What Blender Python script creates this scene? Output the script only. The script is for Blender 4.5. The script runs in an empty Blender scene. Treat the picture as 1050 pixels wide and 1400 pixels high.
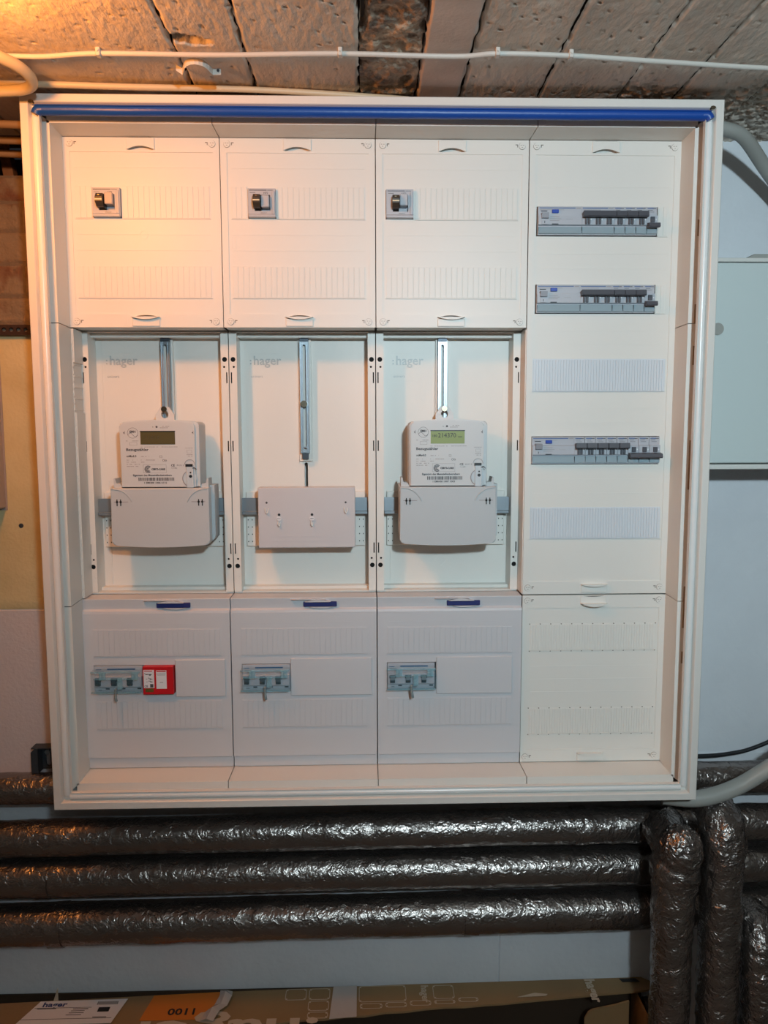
import bpy, bmesh, math, random
from mathutils import Vector, Matrix, noise
random.seed(4)
Z0 = 1.45            # height of the cabinet's centre above the floor; shapes below use z measured from it
SC = bpy.context.scene
COL = SC.collection

# ------------------------------------------------------------------ camera, world, lights, exposure
def rotm():
    a, b, c = -0.0277, -0.1043, 0.0027
    return Matrix.Rotation(a, 3, 'Z') @ Matrix.Rotation(b, 3, 'X') @ Matrix.Rotation(c, 3, 'Y')
cam = bpy.data.objects.new('camera', bpy.data.cameras.new('camera'))
COL.objects.link(cam)
Rm = rotm()
r_, f_, u_ = Rm.col[0], Rm.col[1], Rm.col[2]
mw = Matrix((( r_[0], u_[0], -f_[0]), (r_[1], u_[1], -f_[1]), (r_[2], u_[2], -f_[2]))).to_4x4()
mw.translation = Vector((-0.02354, -1.20577, 0.05598 + Z0))
cam.matrix_world = mw
cam.data.sensor_fit = 'HORIZONTAL'; cam.data.sensor_width = 36.0
cam.data.lens = 36.0 * 1056.0 / 1050.0
cam.data.clip_start = 0.02
SC.camera = cam

w = bpy.data.worlds.new('world'); SC.world = w; w.use_nodes = True
w.node_tree.nodes['Background'].inputs[0].default_value = (0.5, 0.55, 0.65, 1)
w.node_tree.nodes['Background'].inputs[1].default_value = 0.03

def point(name, loc, col, power, rad):
    l = bpy.data.lights.new(name, 'POINT'); l.energy = power; l.color = col; l.shadow_soft_size = rad
    o = bpy.data.objects.new(name, l); COL.objects.link(o); o.location = (loc[0], loc[1], loc[2] + Z0)
    return o
point('warm_bulb', (-0.487, -0.36, 0.500), (1.0, 0.345, 0.065), 10.2, 0.03)     # bare bulb under the ceiling, left
# cool lamp with a wide soft beam behind the camera, just under the ceiling
sp = bpy.data.lights.new('cool_lamp', 'SPOT'); sp.energy = 79.0; sp.color = (0.68, 0.88, 0.97); sp.shadow_soft_size = 0.045
sp.spot_size = math.radians(78); sp.spot_blend = 1.0
so = bpy.data.objects.new('cool_lamp', sp); COL.objects.link(so); so.location = (0.26, -1.67, 0.44 + Z0)
so.rotation_euler = (Vector((0.42, 0.1, 0.22)) - Vector((0.26, -1.67, 0.44))).to_track_quat('-Z', 'Y').to_euler()
point('cool_lamp_glow', (0.26, -1.67, 0.44), (0.68, 0.88, 0.97), 23.5, 0.045)   # the same lamp's spill outside its beam
SC.view_settings.view_transform = 'Standard'; SC.view_settings.look = 'None'
SC.view_settings.gamma = 1.0; SC.view_settings.use_curve_mapping = False
SC.view_settings.exposure = -0.38

# ------------------------------------------------------------------ materials
def lin(c):
    r = []
    for v in c:
        v /= 255.0
        r.append(v / 12.92 if v <= 0.04045 else ((v + 0.055) / 1.055) ** 2.4)
    return (*r, 1)
def mat(name, c, rough=0.4, metal=0.0, bump=None, var=None, spec=0.5, trans=0.0, alpha=1.0, c2=None, stretch=None, coat=0.0):
    m = bpy.data.materials.new(name); m.use_nodes = True
    nt = m.node_tree; b = nt.nodes['Principled BSDF']
    b.inputs['Base Color'].default_value = lin(c); b.inputs['Roughness'].default_value = rough
    b.inputs['Metallic'].default_value = metal; b.inputs['Specular IOR Level'].default_value = spec
    b.inputs['Transmission Weight'].default_value = trans; b.inputs['Alpha'].default_value = alpha
    b.inputs['Coat Weight'].default_value = coat
    if bump or var:
        tc = nt.nodes.new('ShaderNodeNewGeometry')
        mp = nt.nodes.new('ShaderNodeMapping'); nt.links.new(tc.outputs['Position'], mp.inputs[0])
        if stretch: mp.inputs['Scale'].default_value = stretch
    if var:                       # var = (noise scale, low, high) mixes c with c2
        n = nt.nodes.new('ShaderNodeTexNoise'); n.inputs['Scale'].default_value = var[0]; n.inputs['Detail'].default_value = 8
        nt.links.new(mp.outputs[0], n.inputs['Vector'])
        rp = nt.nodes.new('ShaderNodeMapRange'); rp.inputs[1].default_value = var[1]; rp.inputs[2].default_value = var[2]
        nt.links.new(n.outputs[0], rp.inputs[0])
        mx = nt.nodes.new('ShaderNodeMix'); mx.data_type = 'RGBA'
        nt.links.new(rp.outputs[0], mx.inputs[0]); mx.inputs[6].default_value = lin(c); mx.inputs[7].default_value = lin(c2)
        nt.links.new(mx.outputs[2], b.inputs['Base Color'])
    if bump:                      # bump = [(kind, scale, strength, distance)...]
        prev = None
        for kind, s, st, dist in bump:
            if kind == 'n':
                t = nt.nodes.new('ShaderNodeTexNoise'); t.inputs['Scale'].default_value = s; t.inputs['Detail'].default_value = 6; out = t.outputs[0]
            else:
                t = nt.nodes.new('ShaderNodeTexVoronoi'); t.inputs['Scale'].default_value = s
                t.feature = 'F1' if kind == 'v' else 'DISTANCE_TO_EDGE'; out = t.outputs[0]
            nt.links.new(mp.outputs[0], t.inputs['Vector'])
            bp = nt.nodes.new('ShaderNodeBump'); bp.inputs['Strength'].default_value = st; bp.inputs['Distance'].default_value = dist
            nt.links.new(out, bp.inputs['Height'])
            if prev: nt.links.new(prev.outputs[0], bp.inputs['Normal'])
            prev = bp
        nt.links.new(prev.outputs[0], b.inputs['Normal'])
    return m
WHITE = mat('white_plastic', (228, 226, 220), 0.42, bump=[('n', 260, 0.10, 0.0006), ('n', 14, 0.12, 0.002)])
STEEL = mat('white_powder_coat', (226, 222, 216), 0.28, bump=[('n', 500, 0.15, 0.0004)])
GASK = mat('white_gasket', (236, 236, 234), 0.25)
BLUE = mat('blue_rubber', (22, 74, 160), 0.38, bump=[('n', 120, 0.3, 0.001)])
STRIPW = mat('bluish_white_plastic', (214, 220, 226), 0.35)
LOWER = mat('matt_white_plastic', (204, 205, 209), 0.42, bump=[('n', 260, 0.12, 0.0006)])
DARK = mat('black_void', (14, 13, 13), 0.8)
NAVY = mat('navy_plastic', (38, 46, 108), 0.45)
DGREY = mat('dark_grey_lever', (78, 80, 88), 0.45)
LGREY = mat('light_grey_plastic', (178, 182, 190), 0.4)
MGREY = mat('meter_grey_plastic', (204, 207, 208), 0.42, bump=[('n', 600, 0.1, 0.0003)])
MGREY2 = mat('meter_cover_plastic', (190, 195, 198), 0.45, bump=[('n', 600, 0.1, 0.0003)])
INK = mat('grey_ink', (72, 70, 74), 0.6)
LINK = mat('pale_ink', (150, 146, 148), 0.6)
EMB = mat('relief_shade_plastic', (186, 190, 190), 0.4)  # greyer than the plates: shade of the raised letters put into the colour
BUTT = mat('blue_button', (24, 66, 170), 0.35)
LINEB = mat('blue_stripe', (60, 92, 150), 0.4)
LABELS = mat('blue_grey_label_holder', (150, 170, 180), 0.2, coat=0.3)
ZINC = mat('zinc_steel', (150, 160, 168), 0.35, metal=0.75, bump=[('n', 90, 0.2, 0.0005)])
DZINC = mat('dark_zinc', (70, 76, 84), 0.4, metal=0.6)
BRASS = mat('nickel_screw', (170, 160, 140), 0.2, metal=1.0)
BROWN = mat('brown_lever', (62, 54, 46), 0.35)
BRIGHT = mat('cream_stripe', (225, 215, 180), 0.3)
LCDOFF = mat('dark_lcd', (92, 86, 58), 0.15)
LCDON = mat('green_lcd', (150, 168, 112), 0.2)
RED = mat('red_plastic', (196, 22, 32), 0.38)
PAPER = mat('white_label', (226, 224, 226), 0.5)
CLEAR = mat('clear_cyan_plastic', (128, 186, 206), 0.06, alpha=0.07, spec=1.0)
CLEAR2 = mat('clear_cyan_rim', (150, 206, 222), 0.1, alpha=0.38, spec=1.0)
BLACK = mat('black_plastic', (26, 28, 32), 0.4)
CABW = mat('grey_conduit', (162, 160, 154), 0.45)
CABL = mat('white_cable', (205, 200, 192), 0.45, bump=[('n', 200, 0.4, 0.001)])
CABY = mat('cream_cable', (205, 190, 160), 0.45)
def foil(k=1.0):
    m = mat('crinkled_foil', (150, 142, 138), 0.25, metal=0.94)
    nt = m.node_tree; b = nt.nodes['Principled BSDF']; L = nt.links.new
    g = nt.nodes.new('ShaderNodeNewGeometry')
    nz = nt.nodes.new('ShaderNodeTexNoise'); nz.inputs['Scale'].default_value = 28; nz.inputs['Detail'].default_value = 5
    L(g.outputs['Position'], nz.inputs['Vector'])
    mx = nt.nodes.new('ShaderNodeMix'); mx.data_type = 'VECTOR'; mx.inputs[0].default_value = 0.06
    L(g.outputs['Position'], mx.inputs[4]); L(nz.outputs[1], mx.inputs[5])
    prev = None
    for s, st, d, kind in ((60, 0.40, 0.0030, 'e'), (150, 0.5, 0.0014, 'e'), (34, 0.35, 0.003, 'n'), (300, 0.35, 0.0006, 'n')):
        if kind == 'e':
            t = nt.nodes.new('ShaderNodeTexVoronoi'); t.inputs['Scale'].default_value = s; t.feature = 'F1'
        else:
            t = nt.nodes.new('ShaderNodeTexNoise'); t.inputs['Scale'].default_value = s; t.inputs['Detail'].default_value = 6
        L(mx.outputs[1], t.inputs['Vector'])
        bp = nt.nodes.new('ShaderNodeBump'); bp.inputs['Strength'].default_value = min(1.0, st * k); bp.inputs['Distance'].default_value = d * k
        L(t.outputs[0], bp.inputs['Height'])
        if prev: L(prev.outputs[0], bp.inputs['Normal'])
        prev = bp
    L(prev.outputs[0], b.inputs['Normal'])
    return m
FOIL = foil(); FOILV = foil(1.35); FOILV.name = 'crumpled_foil'
CONC = mat('formwork_concrete', (224, 212, 198), 0.85, var=(9, 0.35, 0.7), c2=(200, 186, 172), bump=[('n', 160, 0.6, 0.003), ('n', 40, 0.3, 0.004)], stretch=(1, 0.45, 1))
CONC2 = mat('smooth_concrete', (220, 202, 190), 0.8, var=(12, 0.3, 0.75), c2=(190, 172, 160), bump=[('n', 220, 0.35, 0.0015)])
ROUGHC = mat('broken_concrete', (186, 166, 144), 0.9, var=(26, 0.38, 0.62), c2=(120, 106, 94), bump=[('n', 90, 0.9, 0.006), ('v', 160, 0.5, 0.003)])
PAINT = mat('white_wall_paint', (226, 228, 232), 0.75, bump=[('n', 60, 0.5, 0.003), ('n', 12, 0.3, 0.006)], var=(5, 0.3, 0.8), c2=(210, 212, 217))
CREAM = mat('cream_plaster', (212, 196, 150), 0.8, bump=[('n', 160, 0.5, 0.002)], var=(14, 0.35, 0.75), c2=(198, 180, 132))
BOARD = mat('white_wall_board', (204, 198, 200), 0.75, bump=[('n', 180, 0.5, 0.002)])
MASON = mat('bare_masonry', (132, 112, 88), 0.9, var=(16, 0.52, 0.66), c2=(104, 62, 40), bump=[('n', 120, 0.8, 0.004)])
DIM = mat('room_wall', (160, 155, 148), 0.85, bump=[('n', 20, 0.4, 0.01)])
FLOORM = mat('concrete_floor', (124, 118, 110), 0.8, bump=[('n', 30, 0.4, 0.004)])
CARD = mat('cardboard', (150, 122, 84), 0.75, var=(6, 0.35, 0.7), c2=(136, 110, 76), bump=[('n', 14, 0.3, 0.004), ('n', 260, 0.25, 0.001)])
CARDP = mat('pale_print', (196, 180, 158), 0.7)
ORANGE = mat('orange_print', (206, 118, 34), 0.7)
TAPE = mat('clear_tape', (190, 182, 176), 0.15, bump=[('n', 60, 0.5, 0.002)])
WOODM = mat('brown_timber', (120, 84, 50), 0.75, bump=[('n', 60, 0.5, 0.003)])
BLKTXT = mat('black_print', (22, 20, 20), 0.6)
BLUETXT = mat('blue_print', (46, 66, 120), 0.6)

# ------------------------------------------------------------------ mesh helper
class M:
    def __init__(s): s.v = []; s.f = []; s.mi = []; s.cur = 0; s.smooth = []; s.sm = False
    def add(s, vs, fs, sm=None):
        o = len(s.v); s.v += [tuple(p) for p in vs]
        for f in fs:
            s.f.append(tuple(i + o for i in f)); s.mi.append(s.cur); s.smooth.append(s.sm if sm is None else sm)
        return s
    def box(s, x0, x1, y0, y1, z0, z1, bev=0.0, seg=2):
        if x0 > x1: x0, x1 = x1, x0
        if y0 > y1: y0, y1 = y1, y0
        if z0 > z1: z0, z1 = z1, z0
        vs = [(x, y, z) for x in (x0, x1) for y in (y0, y1) for z in (z0, z1)]
        fs = [(0, 1, 3, 2), (4, 6, 7, 5), (0, 4, 5, 1), (2, 3, 7, 6), (0, 2, 6, 4), (1, 5, 7, 3)]
        if bev <= 0: return s.add(vs, fs)
        bm = bmesh.new(); bv = [bm.verts.new(p) for p in vs]
        for f in fs: bm.faces.new([bv[i] for i in f])
        bmesh.ops.bevel(bm, geom=bm.edges[:], offset=min(bev, 0.49 * min(x1 - x0, y1 - y0, z1 - z0)), segments=seg, affect='EDGES', profile=0.5)
        return s.bm(bm)
    def bm(s, bm, sm=None):
        bm.verts.index_update()
        s.add([v.co[:] for v in bm.verts], [[v.index for v in f.verts] for f in bm.faces], sm); bm.free(); return s
    def prism(s, poly, y0, y1, bev=0.0, seg=2):      # polygon of (x, z) extruded along y; front is y0
        bm = bmesh.new()
        a = [bm.verts.new((x, y0, z)) for x, z in poly]; b = [bm.verts.new((x, y1, z)) for x, z in poly]; n = len(poly)
        fr = bm.faces.new(a); bm.faces.new(b[::-1])
        for i in range(n): bm.faces.new((a[i], b[i], b[(i + 1) % n], a[(i + 1) % n]))
        if bev > 0: bmesh.ops.bevel(bm, geom=list(fr.edges), offset=bev, segments=seg, affect='EDGES', profile=0.5)
        bmesh.ops.recalc_face_normals(bm, faces=bm.faces)
        return s.bm(bm)
    def extx(s, prof, x0, x1, closed=True):          # profile of (y, z) extruded along x
        n = len(prof); vs = [(x0, y, z) for y, z in prof] + [(x1, y, z) for y, z in prof]
        fs = [(i, (i + 1) % n, n + (i + 1) % n, n + i) for i in range(n if closed else n - 1)]
        if closed: fs += [tuple(range(n))[::-1], tuple(range(n, 2 * n))]
        return s.add(vs, fs)
    def disc(s, x, z, r, y0, y1, seg=20, rz=None):
        return s.prism([(x + r * math.cos(2 * math.pi * i / seg), z + (rz or r) * math.sin(2 * math.pi * i / seg)) for i in range(seg)], y0, y1)
    def annulus(s, x, z, r0, r1, y0, y1, seg=24, a0=0.0, a1=2 * math.pi):
        full = abs(a1 - a0 - 2 * math.pi) < 1e-6; n = seg if full else seg + 1; vs = []
        for i in range(n):
            a = a0 + (a1 - a0) * i / seg
            for r, y in ((r0, y0), (r1, y0), (r1, y1), (r0, y1)): vs.append((x + r * math.cos(a), y, z + r * math.sin(a)))
        fs = []
        for i in range(seg):
            j = (i + 1) % n
            for k in range(4): fs.append((4 * i + k, 4 * j + k, 4 * j + (k + 1) % 4, 4 * i + (k + 1) % 4))
        return s.add(vs, fs)
    def tube(s, pts, r, seg=14, cap=True, wob=None, close=False):
        pts = [Vector(p) for p in pts]; n = len(pts); rings = []; up = Vector((0.0, 0.31, 0.95)); prevN = None
        for i, p in enumerate(pts):
            t = (pts[min(i + 1, n - 1)] - pts[max(i - 1, 0)]).normalized()
            N = (up - up.dot(t) * t) if prevN is None else (prevN - prevN.dot(t) * t)
            if N.length < 1e-5: N = Vector((1, 0, 0)) - t.x * t
            N.normalize(); B = t.cross(N); prevN = N; rr = r[i] if isinstance(r, (list, tuple)) else r
            ring = []
            for k in range(seg):
                a = 2 * math.pi * k / seg; d = math.cos(a) * N + math.sin(a) * B
                q = p + rr * d
                if wob: q = q + wob(q) * d
                ring.append(q[:])
            rings.append(ring)
        vs = [q for ring in rings for q in ring]
        fs = [(i * seg + k, i * seg + (k + 1) % seg, (i + 1) * seg + (k + 1) % seg, (i + 1) * seg + k) for i in range(n - 1) for k in range(seg)]
        s.add(vs, fs, True)
        if cap: s.add(rings[0], [tuple(range(seg))[::-1]], False); s.add(rings[-1], [tuple(range(seg))], False)
        return s
    def plate(s, outer, holes, y0, y1):              # flat plate with real openings; loops of (x, z)
        for y, nrm in ((y0, (0, -1, 0)), (y1, (0, 1, 0))):
            bm = bmesh.new(); es = []
            for lp in [outer] + holes:
                vv = [bm.verts.new((x, y, z)) for x, z in lp]
                es += [bm.edges.new((vv[i], vv[(i + 1) % len(vv)])) for i in range(len(vv))]
            bmesh.ops.triangle_fill(bm, use_beauty=True, use_dissolve=False, edges=es, normal=nrm)
            s.bm(bm)
        for lp in [outer] + holes:
            n = len(lp); s.add([(x, y0, z) for x, z in lp] + [(x, y1, z) for x, z in lp], [(i, (i + 1) % n, n + (i + 1) % n, n + i) for i in range(n)])
        return s
    def ring(s, x0, x1, z0, z1, prof):               # mitred frame; profile of (inset, y)
        n = len(prof); vs = []
        for sx, sz in ((0, 0), (1, 0), (1, 1), (0, 1)):
            for d, y in prof: vs.append(((x1 - d) if sx else (x0 + d), y, (z1 - d) if sz else (z0 + d)))
        fs = [(c * n + k, ((c + 1) % 4) * n + k, ((c + 1) % 4) * n + (k + 1) % n, c * n + (k + 1) % n) for c in range(4) for k in range(n)]
        return s.add(vs, fs)
    def text(s, t, size, x, y, z, align='LEFT', ext=0.0002, wx=1.0, mtx=None, bold=0.0):
        cu = bpy.data.curves.new('t', 'FONT'); cu.body = t; cu.size = size; cu.extrude = ext; cu.align_x = align; cu.resolution_u = 2; cu.offset = bold
        o = bpy.data.objects.new('t', cu); me = bpy.data.meshes.new_from_object(o)
        if mtx is None: vs = [(x + p.co.x * wx, y - p.co.z, z + p.co.y) for p in me.vertices]
        else: vs = [(mtx @ Vector((p.co.x * wx, p.co.y, p.co.z)))[:] for p in me.vertices]
        s.add(vs, [tuple(f.vertices) for f in me.polygons])
        bpy.data.objects.remove(o); bpy.data.curves.remove(cu); bpy.data.meshes.remove(me); return s
    def mesh(s, name, mats, off=(0, 0, 0)):
        me = bpy.data.meshes.new(name)
        me.from_pydata([(a - off[0], b - off[1], c - off[2]) for a, b, c in s.v], [], s.f)
        for m in mats: me.materials.append(m)
        me.polygons.foreach_set('material_index', s.mi); me.polygons.foreach_set('use_smooth', s.smooth)
        bm = bmesh.new(); bm.from_mesh(me); bmesh.ops.recalc_face_normals(bm, faces=bm.faces); bm.to_mesh(me); bm.free()
        me.update(); return me

def thing(name, label, cat, at, group=None):
    o = bpy.data.objects.new(name, None); COL.objects.link(o); o.empty_display_size = 0.05
    o.location = (at[0], at[1], at[2] + Z0); o['label'] = label; o['category'] = cat
    if group: o['group'] = group
    o['_b'] = 0; return o
def base(o):                                        # root location in cabinet coordinates
    while o.parent: o = o.parent
    return (o.location.x, o.location.y, o.location.z - Z0)
def part(name, m, mats, parent, label=None, loc=None, kind=None):
    mats = mats if isinstance(mats, (list, tuple)) else [mats]
    b = base(parent)
    if isinstance(m, M): me = m.mesh(name, mats, b if loc is None else (0, 0, 0))
    else: me = m
    o = bpy.data.objects.new(name, me); COL.objects.link(o); o.parent = parent
    if loc is not None: o.location = (loc[0] - b[0], loc[1] - b[1], loc[2] - b[2])
    if label: o['label'] = label
    if kind: o['kind'] = kind
    return o
def solo(name, m, mats, label, cat, group=None, at=(0, 0, 0), kind=None):
    mats = mats if isinstance(mats, (list, tuple)) else [mats]
    o = bpy.data.objects.new(name, m.mesh(name, mats, at)); COL.objects.link(o); o.location = (at[0], at[1], at[2] + Z0)
    if label: o['label'] = label
    if cat: o['category'] = cat
    if group: o['group'] = group
    if kind: o['kind'] = kind
    return o
def struct(name, m, mats): return solo(name, m, mats, None, None, kind='structure')
def copy_tree(o, parent=None):
    c = o.copy(); COL.objects.link(c)
    if parent: c.parent = parent
    for ch in list(o.children): copy_tree(ch, c)
    return c
def rect(x0, x1, z0, z1): return [(x0, z0), (x1, z0), (x1, z1), (x0, z1)]
def circ(x, z, r, n=14): return [(x + r * math.cos(2 * math.pi * i / n), z + r * math.sin(2 * math.pi * i / n)) for i in range(n)]
def spline(pts, n=8):
    P = [Vector(p) for p in pts]; P = [2 * P[0] - P[1]] + P + [2 * P[-1] - P[-2]]; out = []
    for i in range(1, len(P) - 2):
        for k in range(n):
            t = k / n; a, b, c, d = P[i - 1], P[i], P[i + 1], P[i + 2]
            out.append(0.5 * ((2 * b) + (c - a) * t + (2 * a - 5 * b + 4 * c - d) * t * t + (3 * b - a - 3 * c + d) * t ** 3))
    return out + [P[-2]]
def N3(x, y, z): return noise.noise(Vector((x, y, z)))

# ------------------------------------------------------------------ room shell
XL, XR, YB, YF, ZC, ZF = -1.9, 2.3, 0.205, -3.2, 0.565, -Z0
struct('floor', M().box(XL, XR, YF, YB + 0.1, ZF - 0.1, ZF), FLOORM)
struct('wall_left', M().box(XL - 0.1, XL, YF, YB + 0.1, ZF, ZC + 0.06), DIM)
struct('wall_right', M().box(XR, XR + 0.1, YF, YB + 0.1, ZF, ZC + 0.06), DIM)
struct('wall_front', M().box(XL - 0.1, XR + 0.1, YF - 0.1, YF, ZF, ZC + 0.06), DIM)
# back wall around a broken-out duct at the upper left
HX0, HX1, HZ = -0.95, -0.545, 0.497
wb = M()
wb.box(XL, HX0, YB, YB + 0.1, ZF, ZC + 0.06).box(HX1, XR, YB, YB + 0.1, ZF, ZC + 0.06).box(HX0, HX1, YB, YB + 0.1, ZF, HZ - 0.02)
wall = struct('wall_back', wb, PAINT)
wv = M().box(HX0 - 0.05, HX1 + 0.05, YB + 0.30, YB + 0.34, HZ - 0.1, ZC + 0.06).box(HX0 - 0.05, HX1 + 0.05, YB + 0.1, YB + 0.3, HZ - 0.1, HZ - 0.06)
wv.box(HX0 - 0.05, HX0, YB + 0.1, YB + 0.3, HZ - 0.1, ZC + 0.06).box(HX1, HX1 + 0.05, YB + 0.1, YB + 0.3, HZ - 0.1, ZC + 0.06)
part('duct_recess', wv, mat('dark_brick', (58, 44, 34), 0.9), wall, 'dark brick recess behind the wall')  # all recess faces in one even dark brown
# bare masonry courses under the duct: uneven stones
def bumpy(x0, x1, z0, z1, y, amp, st, fn, edge=0.0):
    nx = max(2, int((x1 - x0) / st)); nz = max(2, int((z1 - z0) / st)); vs = []; fs = []
    for j in range(nz + 1):
        for i in range(nx + 1):
            x = x0 + (x1 - x0) * i / nx; z = z0 + (z1 - z0) * j / nz
            e = (i in (0, nx) or j in (0, nz)); vs.append((x, y + (0.0022 if e else -amp * fn(x, z)), z))
    for j in range(nz):
        for i in range(nx): a = j * (nx + 1) + i; fs.append((a, a + 1, a + nx + 2, a + nx + 1))
    return M().add(vs, fs, True)
part('mortar_bed', M().box(-0.95, -0.531, YB - 0.0035, YB + 0.001, 0.244, 0.4975), mat('mortar', (112, 96, 78), 0.95, bump=[('n', 120, 0.8, 0.004)]), wall)
zz = [0.245, 0.292, 0.348, 0.404, 0.452, 0.497]
for j in range(5):
    xs = [-0.95, -0.80 + 0.03 * (j % 2), -0.665 + 0.05 * (j % 2), -0.531]
    for i in range(3):
        o = part('stone', bumpy(xs[i] + 0.001, xs[i + 1] - 0.001, zz[j] + 0.001, zz[j + 1] - 0.001, YB - 0.0035, 0.007, 0.004,
             lambda x, z: 0.5 + 0.6 * N3(x * 30, z * 30, j) + 0.35 * N3(x * 110, z * 110, 3)), MASON, wall)
part('plaster_panel', bumpy(-1.4, -0.535, -0.2675, 0.232, YB - 0.003, 0.001, 0.01, lambda x, z: 1 + N3(x * 20, z * 20, 0)), CREAM, wall, 'cream painted plaster left of the cabinet')
for i, (x0, x1, z0, z1) in enumerate([(-1.4, -0.52, -0.60, -0.269), (-1.4, 0.2375, -1.2, -0.62), (0.2395, 1.2, -1.2, -0.56)]):
    part('wall_board', M().box(x0, x1, YB - 0.003, YB + 0.001, z0, z1, 0.001, 1), BOARD if i == 0 else PAINT, wall)

# ceiling: one strip of formwork-cast concrete per shuttering board
ceil = struct('ceiling', M().box(XL, XR, YF, YB + 0.1, ZC + 0.014, ZC + 0.1), mat('dark_concrete', (70, 62, 56), 0.9))
edges = [-1.9, -0.61, -0.2722, -0.1796, -0.0253, 0.0605, 0.1284, 0.2485, 0.3721, 0.4593, 0.58, 0.70, 2.3]
drift = lambda x: 0.0   # boards run straight to the wall
def ceil_fn(k):
    rough = (k == 4); smooth = (k == 5)
    def f(x, y):
        n = 0.0007 * N3(x * 45, y * 12, k) + 0.0008 * N3(x * 200, y * 40, 5 + k)
        if smooth: return 0.3 * n - 0.0012
        if rough:
            n = 0.006 * N3(x * 34, y * 22, 1) + 0.0035 * N3(x * 90, y * 80, 2) + 0.0016 * N3(x * 260, y * 240, 2)
            c = N3(x * 24, y * 17, 7.7)
            if c > 0.22: n += 0.02 * (c - 0.22) * 4
            return n + 0.002
        p = N3(x * 150, y * 130, 9 + k)              # air pores
        if p > 0.57: n += 0.005 * min(1, (p - 0.57) * 8)
        d = math.hypot((x + 0.247 + 0.35 * (y + 0.131)) / 0.030, (y + 0.131 - 0.35 * (x + 0.247)) / 0.014)   # spalled hole
        d += 0.35 * N3(x * 120, y * 120, 0)
        if d < 1.0: n += 0.016 * min(1.0, (1 - d) * 4) * (0.75 + 1.1 * N3(x * 110, y * 110, 4))
        if x > 0.30:                                 # honeycombed concrete at the right, near the wall
            g = (y + 0.035 - 0.10 * N3(x * 7, 0, 3)) / 0.05
            g2 = max(0.0, min(1.0, g)) * max(0, min(1, (x - 0.34) / 0.05))
            if g2 > 0:
                n += g2 * (0.004 * N3(x * 60, y * 100, 2) + 0.003 * N3(x * 170, y * 200, 6) + 0.001)
                q = N3(x * 75, y * 120, 21)
                if q > 0.18: n += g2 * 0.012 * min(1, (q - 0.18) * 5)
        return n
    return f
for k in range(len(edges) - 1):
    x0, x1 = edges[k] + 0.0012, edges[k + 1] - 0.0012
    mt = CONC2 if k == 5 else (ROUGHC if k == 4 else CONC)
    m = M(); f = ceil_fn(k)
    if -0.61 < (x0 + x1) / 2 < 0.75:
        st = 0.0028
        nx = int((x1 - x0) / st); ys = [-0.262 + 0.467 * j / 150 for j in range(151)]; vs = []; fs = []
        for j, y in enumerate(ys):
            for i in range(nx + 1):
                x = x0 + (x1 - x0) * i / nx
                if i == 0: x += 0.0022 * N3(y * 60, k, 0) - 0.0004
                if i == nx: x += 0.0022 * N3(y * 60, k, 9) + 0.0004
                vs.append((x, y, ZC + (0.003 + 0.009 * max(0, min(1, 4 * N3(y * 40, k * 3.1, 2) + (0.6 if k in (5, 6) else 0.1)))) if i in (0, nx) else ZC + f(x, y)))
        for j in range(150):
            for i in range(nx): a = j * (nx + 1) + i; fs.append((a, a + 1, a + nx + 2, a + nx + 1))
        m.add(vs, fs, True).box(x0, x1, YF, -0.262, ZC, ZC + 0.012)
    else: m.box(x0, x1, YF, YB, ZC, ZC + 0.012)
    part('concrete_strip', m, mt, ceil)

# ------------------------------------------------------------------ the cabinet
cab = thing('electrical_cabinet', 'large open white wall cabinet with meters and breakers, its door removed', 'electrical cabinet', (0, 0.205, -0.55))
b = M()
b.box(-0.5235, -0.5135, 0.03, 0.202, -0.55, 0.55).box(0.5135, 0.5235, 0.03, 0.202, -0.55, 0.55).box(-0.5135, 0.5135, 0.03, 0.202, 0.5390, 0.55).box(-0.5135, 0.5135, 0.03, 0.202, -0.55, -0.5400).box(-0.5235, 0.5235, 0.202, 0.205, -0.55, 0.55)
part('cabinet_body', b, STEEL, cab)
fr = M().ring(-0.5252, 0.5252, -0.5525, 0.5515, [(0, 0.0015), (0.0012, 0), (0.0115, 0), (0.0125, 0.001), (0.0145, 0.009), (0.0150, 0.010), (0.0258, 0.010), (0.0260, 0.0035), (0.0270, 0.0035), (0.0269, 0.0120), (0.0130, 0.0120), (0.0130, 0.0296), (0, 0.0296)])
part('door_frame', fr, STEEL, cab)
# gaskets lying in the groove of the frame
def bar(p, q, r, asp=1.0): return M().tube([Vector(p).lerp(Vector(q), t / 12) for t in range(13)], r, 16)
part('gasket', bar((-0.5052, 0.0080, -0.529), (-0.5052, 0.0080, 0.519), 0.0056), GASK, cab)
part('gasket', bar((0.5052, 0.0080, -0.529), (0.5052, 0.0080, 0.519), 0.0056), GASK, cab)
part('gasket', bar((-0.5, 0.0080, -0.5324), (0.5, 0.0080, -0.5324), 0.0054), GASK, cab)
g = M().tube([(-0.503 + 1.006 * t / 40, 0.0068 + 0.0005 * N3(t * .4, 0, 0), 0.5302 + 0.0006 * N3(t * 0.3, 1, 0)) for t in range(41)], 0.0078, 18)
g.tube(spline([(0.494, 0.0055, 0.5298), (0.502, 0.0045, 0.5290), (0.5055, 0.0045, 0.5235)]), 0.0068, 14)
g.tube(spline([(-0.494, 0.0055, 0.5298), (-0.501, 0.0045, 0.5285), (-0.5035, 0.0045, 0.5235)]), 0.0068, 14)
g.box(-0.505, 0.505, -0.0022, 0.0, 0.5335, 0.5342)
part('gasket', g, BLUE, cab, 'blue rubber gasket in the top groove')
for x in (-0.508, 0.5075):
    part('frame_bolt', M().disc(x, 0.5395, 0.0042, -0.0005, 0.004, 14, 0.0025), BRASS, cab)
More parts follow.
